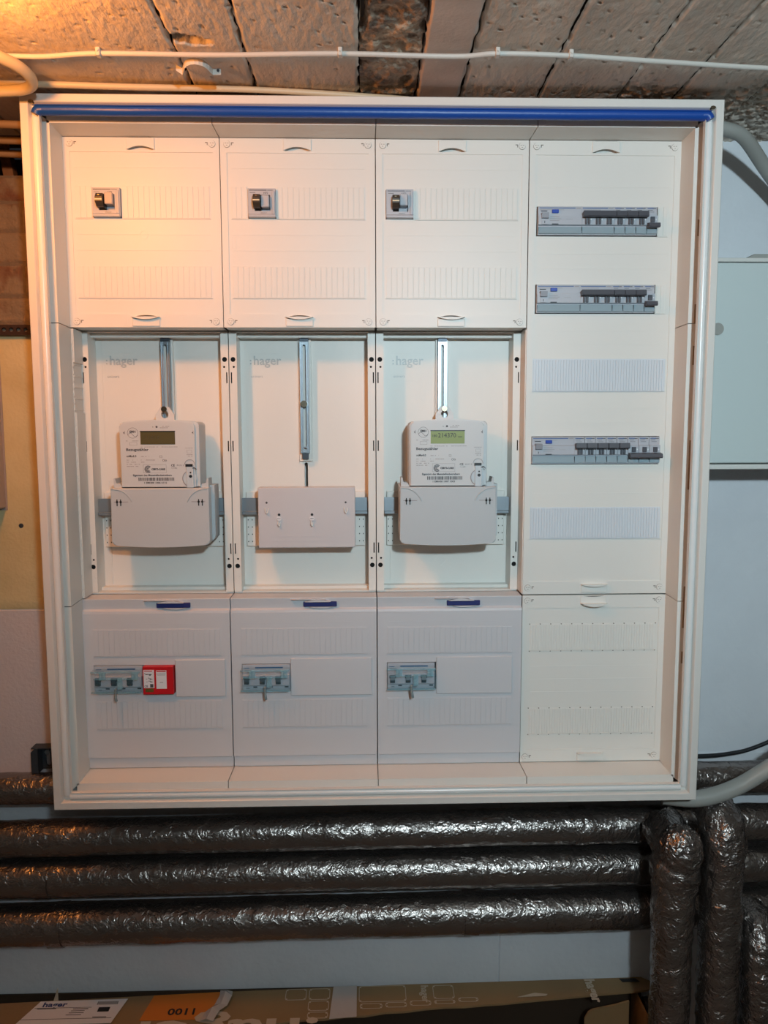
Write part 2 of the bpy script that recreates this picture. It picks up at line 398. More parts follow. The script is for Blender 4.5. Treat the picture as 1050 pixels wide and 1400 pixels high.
# inner lining
ZB = [-0.525, -0.225, 0.225, 0.525]; XF = [-0.5, -0.25, 0, 0.25, 0.5]
for sx in (-1, 1):
    for j in range(3):
        z0, z1 = ZB[j] + 0.0006, ZB[j + 1] - 0.0006
        m = M(); X = 0.4993 * sx; Xi = 0.4975 * sx
        if sx < 0 and j == 1:                        # left of the meters: deeper, with perforated breakout lines and an opening
            pass
            for zz0, zz1 in ((z0, 0.088), (0.170, z1)): m.box(X, Xi + 0.0022, 0.0955, 0.134, zz0, zz1)
            for q in range(5): m.box(X, Xi + 0.0008, 0.0975, 0.133, 0.092 + q * 0.0185, 0.0935 + q * 0.0185)
            m.box(X + 0.0002, X + 0.001, 0.0945, 0.134, 0.088, 0.170)
            for q in range(36): m.box(X, Xi + 0.0005, 0.0942, 0.0958, z0 + 0.012 * q + 0.004, z0 + 0.012 * q + 0.012)
        else:
            pass
        zl, zh = z0 - (0.0145 if j == 0 else 0), z1 + (0.0135 if j == 2 else 0)
        pq = [(0.4955, 0.034), (0.4993, 0.0975), (0.5003, 0.0975), (0.4975, 0.0356), (0.5133, 0.0356), (0.5133, 0.034)]
        m.add([(a * sx, b_, z0 if a < 0.51 else zl) for a, b_ in pq] + [(a * sx, b_, z1 if a < 0.51 else zh) for a, b_ in pq], [(q, (q + 1) % 6, 6 + (q + 1) % 6, 6 + q) for q in range(6)] + [(0, 1, 2, 3), (0, 3, 4, 5), (9, 8, 7, 6), (11, 10, 9, 6)])
        
        part('lining_panel', m, WHITE, cab)
for i in range(4):
    x0, x1 = XF[i] + 0.0006, XF[i + 1] - 0.0006
    part('lining_panel', M().extx([(.034, .5225), (.0975, .5246), (.0975, .5256), (.0356, .5245), (.0356, .5388), (.034, .5388)], x0, x1), WHITE, cab)
    part('lining_panel', M().extx([(.034, -.5236), (.0975, -.5255), (.0975, -.5268), (.0356, -.5250), (.0356, -.5398), (.034, -.5398)], x0, x1), WHITE, cab)
for (x, z0, z1) in ((-0.5105, 0.24, 0.40), (-0.5105, -0.02, 0.20), (-0.5105, -0.21, -0.08)):
    part('hinge_strip', M().box(x, x + 0.0050, 0.0328, 0.034, z0, z1, 0.0005, 1), STEEL, cab)
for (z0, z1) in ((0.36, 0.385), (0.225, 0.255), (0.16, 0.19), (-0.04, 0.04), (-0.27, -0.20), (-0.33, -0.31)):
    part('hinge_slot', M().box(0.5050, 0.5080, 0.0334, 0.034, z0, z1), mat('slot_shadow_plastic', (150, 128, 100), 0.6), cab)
# posts, back plates and rails of the three meter bays
def oval(x, z0, z1, r, n=6):
    return [(x + r * math.cos(a), z1 + r * math.sin(a)) for a in [math.pi * i / n for i in range(n + 1)]] + [(x + r * math.cos(a), z0 + r * math.sin(a)) for a in [math.pi + math.pi * i / n for i in range(n + 1)]]
for i in range(3):
    xa, xb = XF[i], XF[i + 1]
    for side in (0, 1):
        x0, x1 = (xa + 0.0008, xa + 0.0135) if side == 0 else (xb - 0.0135, xb - 0.0008)
        xc = (x0 + x1) / 2; ins = 0.0035 if side == 0 else -0.0035
        holes = []
        for s_ in (1, -1):
            holes += [circ(xc, 0.178 * s_, 0.0042), circ(xc + ins * 0.3, (0.178 - 0.0125) * s_, 0.0019, 10), rect(xc - ins * 0.9 - 0.001, xc - ins * 0.9 + 0.001, *sorted(((0.178 - 0.0215) * s_, (0.178 - 0.040) * s_)))]
        holes.append(rect(xc - ins * 0.9 - 0.001, xc - ins * 0.9 + 0.001, 0.022, 0.040))
        m = M().plate(rect(x0, x1, -0.2235, 0.2235), holes, 0.135, 0.137)
        m.box(x0, x0 + 0.0012, 0.137, 0.175, -0.2235, 0.2235).box(x1 - 0.0012, x1, 0.137, 0.175, -0.2235, 0.2235)
        for s_ in (1, -1): m.annulus(xc, 0.199 * s_, 0.0030, 0.0036, 0.1346, 0.135)
        m.cur = 1
        m.box(x0 + 0.0013, x1 - 0.0013, 0.1405, 0.1412, -0.222, 0.222)
        part('mounting_post', m, [WHITE, DARK], cab)
    x0, x1 = xa + 0.0135, xb - 0.0135; xm = [-0.3630, -0.1237, 0.117][i]
    m = M().plate(rect(x0, x1, -0.2235, 0.2235), [oval(xm, -0.10, -0.002, 0.003)] if i == 1 else [], 0.175, 0.178)
    m.box(x0, x0 + 0.010, 0.1742, 0.175, 0.0, 0.2235).box(x1 - 0.010, x1, 0.1742, 0.175, -0.1, 0.15).box(x0 + 0.012, x0 + 0.014, 0.1735, 0.175, -0.22, -0.03)
    m.box(xm - 0.0135, xm - 0.0118, 0.1735, 0.175, 0.0, 0.18).box(xm + 0.0118, xm + 0.0135, 0.1735, 0.175, 0.0, 0.18)
    m.box(xm - 0.011, xm + 0.011, 0.168, 0.175, 0.004, 0.2235)
    m.box(x0, x1, 0.155, 0.175, -0.2235, -0.2185).box(x0, x1, 0.150, 0.175, 0.2165, 0.2235)
    m.annulus(xm + 0.0, -0.176, 0.0115, 0.0120, 0.1746, 0.175, 4)
    m.box(x0 + 0.014, x0 + 0.068, 0.1745, 0.175, 0.1925, 0.1931).box(x0 + 0.014, x0 + 0.0146, 0.1745, 0.175, 0.145, 0.1925).box(x0 + 0.014, x0 + 0.068, 0.1745, 0.175, 0.1445, 0.1451).box(x0 + 0.0674, x0 + 0.068, 0.1745, 0.175, 0.145, 0.162)
    m.box(x1 - 0.065, x1 - 0.016, 0.1747, 0.175, 0.2075, 0.208)
    m.box(x0 + 0.006, x1 - 0.006, 0.168, 0.175, -0.148, -0.05, 0.001, 1)   # terminal plate behind the meter
    m.box(xa + 0.001, xb - 0.001, 0.1375, 0.175, -0.2264, -0.2237).box(xa + 0.001, xb - 0.001, 0.1375, 0.175, 0.2237, 0.2262)
    bp = part('back_plate', m, WHITE, cab)
    lg = M().text('hager', 0.0218, x0 + 0.0225, 0.1745, 0.1725, ext=0.0004, bold=0.0003)
    lg.box(x0 + 0.0168, x0 + 0.0192, 0.1744, 0.175, 0.1730, 0.1754).box(x0 + 0.0168, x0 + 0.0192, 0.1744, 0.175, 0.1785, 0.1809)
    lg.text('univers', 0.0072, x0 + 0.0180, 0.1746, 0.1500, ext=0.0003)
    part('embossed_lettering', lg, EMB, bp)
    d = M()
    for q in range(4):
        for xx in (x0 + 0.009, x0 + 0.016, x1 - 0.009, x1 - 0.016): d.box(xx - 0.0007, xx + 0.0007, 0.1676, 0.168, -0.1015 - q * 0.013, -0.0995 - q * 0.013)
    part('terminal_hole', d, DARK, bp, kind='stuff')
    # slotted steel rail
    zb = 0.018 if i == 1 else 0.07
    rl = M().plate(rect(xm - 0.0078, xm + 0.0078, zb, 0.2105), [oval(xm, zb + 0.008, 0.203, 0.0026)], 0.1585, 0.160)
    rl.box(xm - 0.0078, xm - 0.0064, 0.156, 0.168, zb, 0.2105).box(xm + 0.0064, xm + 0.0078, 0.156, 0.168, zb, 0.2105)
    rl.box(xm - 0.0044, xm - 0.0034, 0.1572, 0.1585, zb, 0.2105).box(xm + 0.0034, xm + 0.0044, 0.1572, 0.1585, zb, 0.2105)
    if i == 1: rl.annulus(xm, zb + 0.006, 0.0040, 0.0056, 0.1565, 0.1585)
    part('slotted_rail', rl, ZINC, cab)
    part('rail_end', M().box(xm - 0.0075, xm + 0.0075, 0.157, 0.168, 0.2108, 0.2165).disc(xm, 0.2138, 0.0018, 0.156, 0.157), DZINC, cab)
    if i == 1:
        part('rail_end', M().box(xm - 0.0055, xm + 0.0055, 0.160, 0.168, 0.0075, 0.0175).disc(xm, 0.0125, 0.002, 0.159, 0.160), DZINC, cab)
        part('rail_screw', M().disc(-0.1247, 0.1035, 0.0058, 0.151, 0.157, 20).disc(-0.1247, 0.1035, 0.003, 0.157, 0.166, 12).box(-0.1287, -0.1207, 0.1504, 0.151, 0.1031, 0.1039), BRASS, cab)
    # horizontal carrier
    cr = M().box(x0 + 0.001, x1 - 0.001, 0.152, 0.154, -0.0835, -0.0600).box(x0 + 0.001, x1 - 0.001, 0.148, 0.152, -0.0895, -0.0835, 0.001, 1).box(x0 + 0.03, x0 + 0.05, 0.154, 0.168, -0.08, -0.064).box(x1 - 0.05, x1 - 0.03, 0.154, 0.168, -0.08, -0.064)
    part('carrier_rail', cr, ZINC, cab)
# hidden rails that carry the devices
for x0, x1, z in ((-0.495, 0.245, 0.4222), (0.255, 0.495, 0.397), (0.255, 0.495, 0.2725), (0.255, 0.495, 0.023), (-0.495, 0.245, -0.3645)):
    part('din_rail', M().box(x0, x1, 0.135, 0.142, z - 0.0175, z + 0.0175), ZINC, cab)
part('field_divider', M().box(0.2495, 0.2512, 0.098, 0.2, -0.2235, 0.2235), WHITE, cab)

def lens(xc, z, w, h0, h1, n=14):
    top = [(xc - w + 2 * w * i / n, z + h1 * (1 - (2 * i / n - 1) ** 2)) for i in range(n + 1)]
    bot = [(xc + w - 2 * w * i / n, z + h0 * (1 - (2 * i / n - 1) ** 2)) for i in range(1, n)]
    return top + bot
# covers
scr = M().disc(0, 0, 0.0052, -0.0014, 0.0008, 20); scr.cur = 1
scr.annulus(0, 0, 0.0052, 0.0056, -0.0003, 0.0004, 24)
for a in (0.5, 2.6, 4.71): scr.box(0.0022 * math.cos(a) - 0.0011, 0.0022 * math.cos(a) + 0.0011, -0.0016, -0.0012, 0.0022 * math.sin(a) - 0.0003, 0.0022 * math.sin(a) + 0.0003)
scr_mesh = scr.mesh('screw', [WHITE, mat('screw_mark', (128, 120, 112), 0.6)])
SHUT = mat('moulded_mark', (120, 112, 104), 0.6)
def screws(cov, pts, y):
    for k, (x, z, s) in enumerate(pts):
        part('screw', scr_mesh, None, cov, loc=(x, y, z))
        part('locking_mark', M().box(x + s * 0.0068, x + s * 0.0108, y - 0.0004, y + 0.0003, z + 0.0014, z + 0.0026).box(x + s * 0.0070, x + s * 0.0080, y - 0.0004, y + 0.0003, z - 0.0018, z + 0.0012), SHUT, cov)
def handle(cov, xc, ztop, y, up, scoop=True):
    m = M()
    if up:   # tab at the top edge of a cover, its curved lip at the lower rim
        if scoop:
            n_ = 14; pl = [(xc - 0.0225, ztop - 0.0012), (xc - 0.0225, ztop - 0.0188)] + [(xc - 0.0215 + 0.043 * q / n_, ztop - 0.0188 + 0.0056 * (1 - (2 * q / n_ - 1) ** 2)) for q in range(1, n_)] + [(xc + 0.0225, ztop - 0.0188), (xc + 0.0225, ztop - 0.0012)]
            m.prism(pl, y - 0.0022, y + 0.0001, 0.0007)
        else:
            m.box(xc - 0.0225, xc + 0.0225, y - 0.0012, y + 0.0004, ztop - 0.0172, ztop - 0.0008, 0.0005, 1)
            m.prism(lens(xc, ztop - 0.0135, 0.0222, -0.0055, 0.0), y - 0.0105, y + 0.0004, 0.002)
        for s in (-1, 1): m.box(xc + s * 0.029 - 0.0002, xc + s * 0.029 + 0.0002, y - 0.0003, y + 0.0004, ztop - 0.018, ztop - 0.001)
        m.cur = 1; m.prism(lens(xc, ztop - 0.0010, 0.018, -0.0016, 0.0), y - 0.0015, y - 0.0009)
    else:
        m.box(xc - 0.0225, xc + 0.0225, y - 0.0022, y + 0.0004, ztop - 0.0195, ztop - 0.0070, 0.0008, 1)
        m.prism(lens(xc, ztop - 0.0045, 0.0228, -0.0042, 0.0), y - 0.0078, y + 0.0004, 0.0012)
        for s in (-1, 1):
            for q in range(3): m.box(xc + s * (0.027 + 0.0017 * q) - 0.0002, xc + s * (0.027 + 0.0017 * q) + 0.0002, y - 0.0003, y + 0.0004, ztop - 0.020, ztop - 0.003)
        m.cur = 1
    part('pull_handle', m, [WHITE, SHUT], cov)
def strip(cov, x0, x1, zc, y, n, mt=WHITE, hh=0.0262, proud=0.0013, gap=0.0009, name='blanking_strip', notch=False, label=None):
    m = M().box(x0, x1, y - proud * 0.35, y + 0.0005, zc - hh, zc + hh)
    p = (x1 - x0 - 0.002) / n
    for k in range(n): m.box(x0 + 0.001 + k * p + gap / 2, x0 + 0.001 + (k + 1) * p - gap / 2, y - proud, y, zc - hh + 0.0015, zc + hh - 0.0015, 0.0002, 1)
    m.box(x0, x1, y - proud * 1.1, y, zc - hh, zc - hh + 0.0012)
    mats = [mt]
    if notch:
        m.cur = 1; mats = [mt, SHUT]
        for k in range(13):
            xx = x0 + (x1 - x0) * k / 12
            for s in (-1, 1): m.box(xx - 0.0008, xx + 0.0008, y - proud * 1.15, y, zc + s * hh - 0.0007, zc + s * hh + 0.0007)
    part(name, m, mats, cov, label)
YC = 0.0940
def cover(i, z0, z1, holes, lines, name='cover_panel', label=None, grips=()):
    x0, x1 = XF[i] + 0.0007, XF[i + 1] - 0.0007
    gh = [lens(gx, gz, gw, 0.0, gb) for gx, gz, gw, gb in grips]
    m = M().plate(rect(x0, x1, z0, z1), [rect(*h) for h in holes] + gh, YC + 0.0014, YC + 0.003)
    for gx, gz, gw, gb in grips: m.box(gx - gw - 0.002, gx + gw + 0.002, YC + 0.0075, YC + 0.009, gz - 0.003, gz + gb + 0.003)
    ix0, ix1, iz0, iz1 = x0 + 0.0105, x1 - 0.0105, z0 + 0.022, z1 - 0.0225
    m.plate(rect(x0, x1, z0, z1), [rect(ix0, ix1, iz0, iz1)] + gh, YC, YC + 0.0014)
    for bx in ((x0, x0 + 0.0015, z0, z1), (x1 - 0.0015, x1, z0, z1), (x0, x1, z1 - 0.0015, z1)): m.box(bx[0], bx[1], YC + 0.003, 0.134, bx[2], bx[3])
    m.box(x0, x1, YC + 0.003, 0.1335, z0, z0 + 0.0015)
    for z in lines: m.box(ix0 + 0.006, ix1 - 0.006, YC + 0.0010, YC + 0.0014, z - 0.0006, z + 0.0006)
    c = part(name, m, WHITE, cab, label)
    return c, x0, x1
sw = [(-0.4540, -0.4096), (-0.2055, -0.1614), (0.0172, 0.0615)]
for i in range(3):
    a, b2 = sw[i]; zc = 0.4222
    c, x0, x1 = cover(i, 0.2262, 0.5238, [(a - 0.0004, b2 + 0.0004, zc - 0.0230, zc + 0.0230)], [0.478, 0.374, 0.349], grips=[(XF[i] + 0.1244, 0.5236 - 0.0190, 0.0215, 0.0060), (XF[i] + 0.1244, 0.2470 - 0.0042, 0.0205, 0.0032)])
    screws(c, [(x0 + 0.0112, 0.5145, 1), (x1 - 0.0112, 0.5145, -1), (x0 + 0.0112, 0.2352, 1), (x1 - 0.0112, 0.2352, -1)], YC)
    xc = x0 + 0.1237; handle(c, xc, 0.5236, YC, True); handle(c, xc, 0.2470, YC, False)
    sx0, sx1 = XF[i] + 0.0162, XF[i] + 0.2333
    n1 = round((a - 0.0015 - sx0) / 0.009)
    if n1 >= 2: strip(c, sx0, a - 0.0012, zc + 0.0018, YC + 0.0014, n1)
    strip(c, b2 + 0.0012, sx1, zc + 0.0018, YC + 0.0014, round((sx1 - b2) / 0.009))
    strip(c, sx0 - 0.0005, sx1, 0.2985, YC + 0.0014, 24)
    if i: part('moulded_arrow', M().box(x0 + 0.016, x0 + 0.0225, YC + 0.001, YC + 0.0014, 0.352, 0.3525).box(x0 + 0.016, x0 + 0.0165, YC + 0.001, YC + 0.0014, 0.352, 0.370).box(x0 + 0.022, x0 + 0.0225, YC + 0.001, YC + 0.0014, 0.352, 0.370).box(x1 - 0.033, x1 - 0.024, YC + 0.001, YC + 0.0014, 0.352, 0.3525), WHITE, c)
    else: part('moulded_ring', M().annulus(-0.375, 0.373, 0.0062, 0.0068, YC + 0.001, YC + 0.0014), WHITE, c)
rows = [(0.2641, 0.397), (0.2641, 0.2725), (0.2606, 0.023)]
wrow = [0.1995, 0.1995, 0.2180]
c, x0, x1 = cover(3, -0.2238, 0.5238, [(r[0] - 0.0005, r[0] + wrow[k] + 0.0005, r[1] - 0.0236, r[1] + 0.0236) for k, r in enumerate(rows)],
                  [0.452, 0.346, 0.322, 0.222, 0.199, 0.094, 0.070, -0.026, -0.050], grips=[(0.375, 0.5236 - 0.0190, 0.0215, 0.0060)])
screws(c, [(x0 + 0.0112, 0.5145, 1), (x1 - 0.0112, 0.5145, -1), (x0 + 0.0085, -0.2128, 1), (x1 - 0.0112, -0.2128, -1)], YC)
handle(c, 0.375, 0.5236, YC, True); handle(c, 0.3735, -0.2020, YC, False)
strip(c, 0.4642, 0.4815, 0.3975, YC + 0.0014, 2, WHITE, 0.0246); strip(c, 0.4642, 0.4815, 0.2730, YC + 0.0014, 2, WHITE, 0.0246)
for zc in (0.1480, -0.1010): strip(c, 0.2610, 0.4850, zc, YC + 0.0014, 48, STRIPW, 0.0272, 0.0016, 0.0009, label='bluish white ribbed blanking strip')
# lower right cover
c, x0, x1 = cover(3, -0.5238, -0.2262, [], [-0.352, -0.375, -0.398])
screws(c, [(x0 + 0.0085, -0.2355, 1), (x1 - 0.0112, -0.2355, -1), (x0 + 0.0085, -0.5145, 1), (x1 - 0.0112, -0.5145, -1)], YC)
handle(c, 0.3735, -0.2262, YC, True, False); handle(c, 0.3735, -0.5030, YC, False)
for zc in (-0.3005, -0.4505): strip(c, 0.2640, 0.4835, zc, YC + 0.0014, 48, WHITE, 0.0240, 0.0012, 0.0009, notch=True)
# lower covers of fields one to three
YL = 0.0895
sls = [(-0.4827, -0.4002), (-0.2317, -0.1497), (0.0172, 0.1010)]
for i in range(3):
    x0, x1 = XF[i] + 0.0009, XF[i + 1] - 0.0009
    hx1 = -0.3462 if i == 0 else sls[i][1]
    hole = rect(sls[i][0] - 0.0005, hx1 + 0.0005, -0.3645 - 0.0245, -0.3645 + 0.0245)
    m = M().plate(rect(x0, x1, -0.5035, -0.2505), [hole], YL, YL + 0.002)
    m.extx([(0.1335, -0.2262), (0.0935, -0.2262), (0.0930, -0.2272), (0.0955, -0.2440), (0.0905, -0.2468), (0.0897, -0.2505), (0.0915, -0.2505), (0.0980, -0.2450), (0.0980, -0.2285), (0.1335, -0.2285)], x0, x1)
    m.box(x0, x1, 0.0945, 0.0965, -0.5242, -0.5035).box(x0, x1, YL, 0.0965, -0.5043, -0.5035).box(x0 + 0.003, x1 - 0.003, 0.0930, 0.0945, -0.5085, -0.5062).box(x0, x1, 0.0965, 0.130, -0.5242, -0.5227)
    for xx in (x0, x1 - 0.0015): m.box(xx, xx + 0.0015, YL + 0.002, 0.1, -0.5035, -0.2505).box(xx, xx + 0.0015, 0.1, 0.1335, -0.5235, -0.2285)
    c = part('cover_panel', m, LOWER, cab, 'matt hinged lower cover with blue latch')
    strip(c, XF[i] + 0.0172, XF[i] + 0.2335, -0.3010, YL, 24, LOWER, 0.0240, 0.0012, 0.0009)
    strip(c, XF[i] + 0.0172, XF[i] + 0.2335, -0.4280, YL, 24, LOWER, 0.0255, 0.0012, 0.0009)
    a = hx1 + 0.0012; bx = [-0.2600, -0.0094, 0.2329][i]
    m = M().box(a, bx, YL - 0.0030, YL, -0.3960, -0.3310, 0.0008, 1)
    p = 0.009
    for k in range(int((bx - a - 0.02) / p)): m.box(a + 0.01 + k * p, a + 0.01 + k * p + 0.0006, YL - 0.0033, YL - 0.003, -0.389, -0.338)
    part('cover_plate', m, LOWER, c)
    part('embossed_line', M().box(XF[i] + 0.02, XF[i] + 0.13, YL - 0.0003, YL, -0.2685, -0.268).box(XF[i] + 0.14, XF[i] + 0.21, YL - 0.0003, YL, -0.2685, -0.268), LOWER, c)
    hx = [-0.3459, -0.0971, 0.1484][i]
    m = M().box(hx - 0.0285, hx + 0.0285, 0.0905, 0.0945, -0.2415, -0.2330, 0.0008, 1)
    part('latch', m, NAVY, c, 'dark blue plastic latch')
    m = M().prism(lens(hx - 0.004, -0.2326, 0.022, 0.0, 0.0035), 0.0855, 0.0945, 0.001).prism(lens(hx + 0.002, -0.2418, 0.020, -0.0026, 0.0), 0.089, 0.0955, 0.0008).prism(lens(hx - 0.02, -0.2290, 0.030, 0, 0.0016), 0.0875, 0.0945, 0.0005)
    part('latch_lip', m, LOWER, c)

# ------------------------------------------------------------------ devices in the covers
ORD = ['first', 'second', 'third', 'fourth', 'fifth', 'sixth', 'seventh', 'eighth', 'ninth']
PROF = [(0.135, 0.0225), (0.0900, 0.0225), (0.0893, 0.0215), (0.0893, 0.0088), (0.0850, 0.0078), (0.0850, -0.0072), (0.0893, -0.0085), (0.0893, -0.0225), (0.135, -0.0225)]
def device(name, label, cat, x, z, wd, group): return thing(name, label, cat, (x, 0.135, z), group)
def body(t, x, z, wd, marks=1):
    part('housing', M().extx([(y, z + q) for y, q in PROF], x + 0.0001, x + wd - 0.0001), LGREY, t)
    m = M().extx([(0.0893, z - 0.0095), (0.0866, z - 0.0105), (0.0858, z - 0.0205), (0.0893, z - 0.0215)], x + 0.0007, x + wd - 0.0005)
    for s in (x + 0.0007, x + wd - 0.0009): m.box(s, s + 0.0004, 0.0852, 0.089, z - 0.0165, z - 0.0105)
    part('label_holder', m, LABELS, t)
    m = M().box(x + 0.002, x + wd - (0.010 if wd > 0.03 else 0.006), 0.0889, 0.0893, z + 0.0193, z + 0.0205)
    part('colour_stripe', m, LINEB, t)
    m = M()
    for k in range(marks):
        xx = x + wd * (k + 1) / marks
        m.box(xx - 0.0085, xx - 0.0015, 0.0890, 0.0893, z + 0.0192, z + 0.0202)
    m.box(x + 0.003, x + wd * 0.6, 0.0890, 0.0893, z + 0.0168, z + 0.0174)
    if wd < 0.03: m.box(x + 0.004, x + 0.013, 0.0890, 0.0893, z + 0.0140, z + 0.0145)
    part('print', m, INK if wd < 0.03 else LINK, t)
def mcb(x, z, poles, on, label, group):
    wd = 0.0178 * poles; t = device('circuit_breaker', label, 'circuit breaker', x, z, wd, group)
    body(t, x, z, wd, 1)
    if on: part('lever', M().extx([(0.0850, z + 0.0042), (0.0760, z + 0.0030), (0.0735, z + 0.0048), (0.0750, z + 0.0125), (0.0850, z + 0.0112)], x + 0.0004, x + wd - 0.0004), DGREY, t)
    else: part('lever', M().extx([(0.0850, z - 0.0118), (0.0755, z - 0.0132), (0.0735, z - 0.0110), (0.0748, z - 0.0060), (0.0850, z - 0.0040)], x + 0.0004, x + wd + 0.0009), DGREY, t)
    for k in range(poles):
        xx = x + 0.0178 * k + 0.0089
        if on:
            m = M().box(xx - 0.0042, xx - 0.0006, 0.0820, 0.0850, z - 0.0068, z + 0.0028, 0.0004, 1).box(xx + 0.0006, xx + 0.0042, 0.0820, 0.0850, z - 0.0068, z + 0.0028, 0.0004, 1)
        else: m = M().box(xx - 0.0034, xx + 0.0036, 0.0825, 0.0850, z - 0.0030, z + 0.0055, 0.0004, 1).box(xx - 0.0024, xx + 0.0026, 0.0815, 0.0825, z + 0.0030, z + 0.0045)
        part('toggle', m, DGREY, t)
        part('indicator_window', M().box(xx + 0.0050, xx + 0.0070, 0.0845, 0.0850, z + 0.0000, z + 0.0025), PAPER, t)
    return t
def rcd(x, z, label, group):
    wd = 0.0712; t = device('residual_current_device', label, 'residual current device', x, z, wd, group); body(t, x, z, wd, 1)
    part('lever', M().extx([(0.0893, z + 0.0015), (0.0800, z + 0.0022), (0.0795, z + 0.0105), (0.0893, z + 0.0115)], x + 0.0045, x + 0.0160), mat('mid_grey_plastic', (138, 140, 148), 0.4), t)
    part('lever_slot', M().box(x + 0.0045, x + 0.0150, 0.0885, 0.0893, z + 0.0145, z + 0.0155), DARK, t)
    m = M().box(x + 0.0050, x + 0.0150, 0.0835, 0.0850, z - 0.0070, z - 0.0005); m.cur = 1; m.box(x + 0.0093, x + 0.0103, 0.0832, 0.0835, z - 0.0055, z - 0.0018)
    part('position_mark', m, [LGREY, BLACK], t)
    part('test_button', M().box(x + 0.0225, x + 0.0335, 0.0865, 0.0893, z + 0.0115, z + 0.0172, 0.0005, 1), BUTT, t, 'blue rectangular test button')
    part('black_slot', M().box(x + 0.0220, x + 0.0325, 0.0844, 0.0850, z - 0.0072, z - 0.0058), BLACK, t)
    m = M()
    for q in range(3): m.box(x + 0.0185, x + 0.034 + 0.003 * (q % 2), 0.0847, 0.0850, z + 0.0045 - q * 0.003, z + 0.0051 - q * 0.003)
    m.box(x + 0.045, x + 0.056, 0.0848, 0.0850, z + 0.001, z + 0.0013)
    part('print', m, LINK, t)
rn = ['top', 'middle', 'bottom']
for k, (rx, rz) in enumerate(rows):
    rcd(rx + 0.0008, rz, f'wide grey residual current device with blue button, left end of {rn[k]} breaker row', 'residual current devices in the right field')
    x = rx + 0.0008 + 0.0712; G = 'circuit breakers in the right field'
    if k < 2:
        mcb(x, rz, 3, True, f'three pole breaker with one joined lever, in the {rn[k]} breaker row', G); x += 0.0178 * 3
        for q in range(3):
            mcb(x, rz, 1, True, f'breaker with raised lever, {ORD[q]} right of the three pole one, {rn[k]} row', G); x += 0.0178
        mcb(x, rz, 1, False, f'single breaker with its lever down, right end of the {rn[k]} breaker row', G)
    else:
        for q in range(5):
            mcb(x, rz, 1, True, f'breaker with raised lever, {ORD[q]} right of the blue button device, bottom row', G); x += 0.0182
        for q in range(3):
            mcb(x, rz, 1, False, f'{["leftmost", "middle", "rightmost"][q]} of the three breakers with lowered levers, bottom row', G); x += 0.0182

# main switches in the upper covers
def main_switch(x, z, label, k):
    t = thing('main_switch', label, 'switch', (x + 0.022, 0.135, z), 'main switches in the upper covers')
    x1 = x + 0.0440
    m = M().plate(rect(x, x1, z - 0.0226, z + 0.0226), [rect(x + 0.0105, x1 - 0.0085, z - 0.0125, z + 0.0125)], 0.0885, 0.0900)
    m.box(x, x + 0.001, 0.09, 0.135, z - 0.0226, z + 0.0226).box(x1 - 0.001, x1, 0.09, 0.135, z - 0.0226, z + 0.0226).box(x, x1, 0.09, 0.135, z + 0.0216, z + 0.0226).box(x, x1, 0.09, 0.135, z - 0.0226, z - 0.0216)
    m.box(x, x1, 0.097, 0.099, z - 0.0216, z + 0.0216)
    m.extx([(0.0885, z - 0.0170), (0.0862, z - 0.0190), (0.0862, z - 0.0222), (0.0885, z - 0.0226)], x + 0.0006, x1 - 0.0006)
    m.box(x1 - 0.0055, x1 - 0.001, 0.0862, 0.0885, z - 0.018, z + 0.018, 0.0006, 1)
    part('housing', m, LGREY, t)
    part('colour_stripe', M().box(x + 0.002, x + 0.030, 0.0881, 0.0885, z + 0.0192, z + 0.0202).box(x + 0.031, x + 0.040, 0.0881, 0.0885, z + 0.0194, z + 0.0200), DZINC, t)
    part('print', M().box(x + 0.003, x + 0.012, 0.0882, 0.0885, z + 0.0155, z + 0.0160).text('H72', 0.0042, x + 0.025, 0.0883, z + 0.0140).box(x + 0.020, x + 0.030, 0.0882, 0.0885, z - 0.0158, z - 0.0153), INK, t)
    dz = 0.0035 if k != 1 else 0.0
    m = M().extx([(0.097, z - 0.0110), (0.0790, z - 0.0090), (0.0720, z - 0.0030), (0.0720, z + 0.0040), (0.0770, z + 0.0105), (0.097, z + 0.0115)], x + 0.0095, x + 0.0205)
    lv = part('lever', m, BROWN, t)
    part('lever_stripe', M().box(x + 0.0095, x + 0.0205, 0.0714, 0.0720, z - 0.0010, z + 0.0010), BRIGHT, lv, 'cream stripe across the lever')
    part('keyhole', M().disc(x + 0.0145, z + 0.0066, 0.0018, 0.0742, 0.0752, 12), BRASS, lv)
    part('padlock_block', M().box(x + 0.0215, x + 0.0345, 0.0800, 0.097, z - 0.0085 + dz, z + 0.0100 + dz, 0.0012, 1), LGREY if k != 0 else mat('beige_plastic', (190, 176, 168), 0.4), t)
    part('black_slot', M().box(x + 0.0120, x + 0.0195, 0.0955, 0.097, z - 0.0125, z - 0.0112), BLACK, t)
ml = ['main switch with brown lever in the orange lit upper left cover', 'main switch with brown lever in the second upper cover', 'main switch at the left edge of the third upper cover, beside the breaker field']
for k in range(3): main_switch(sw[k][0] + 0.0002, 0.4222, ml[k], k)

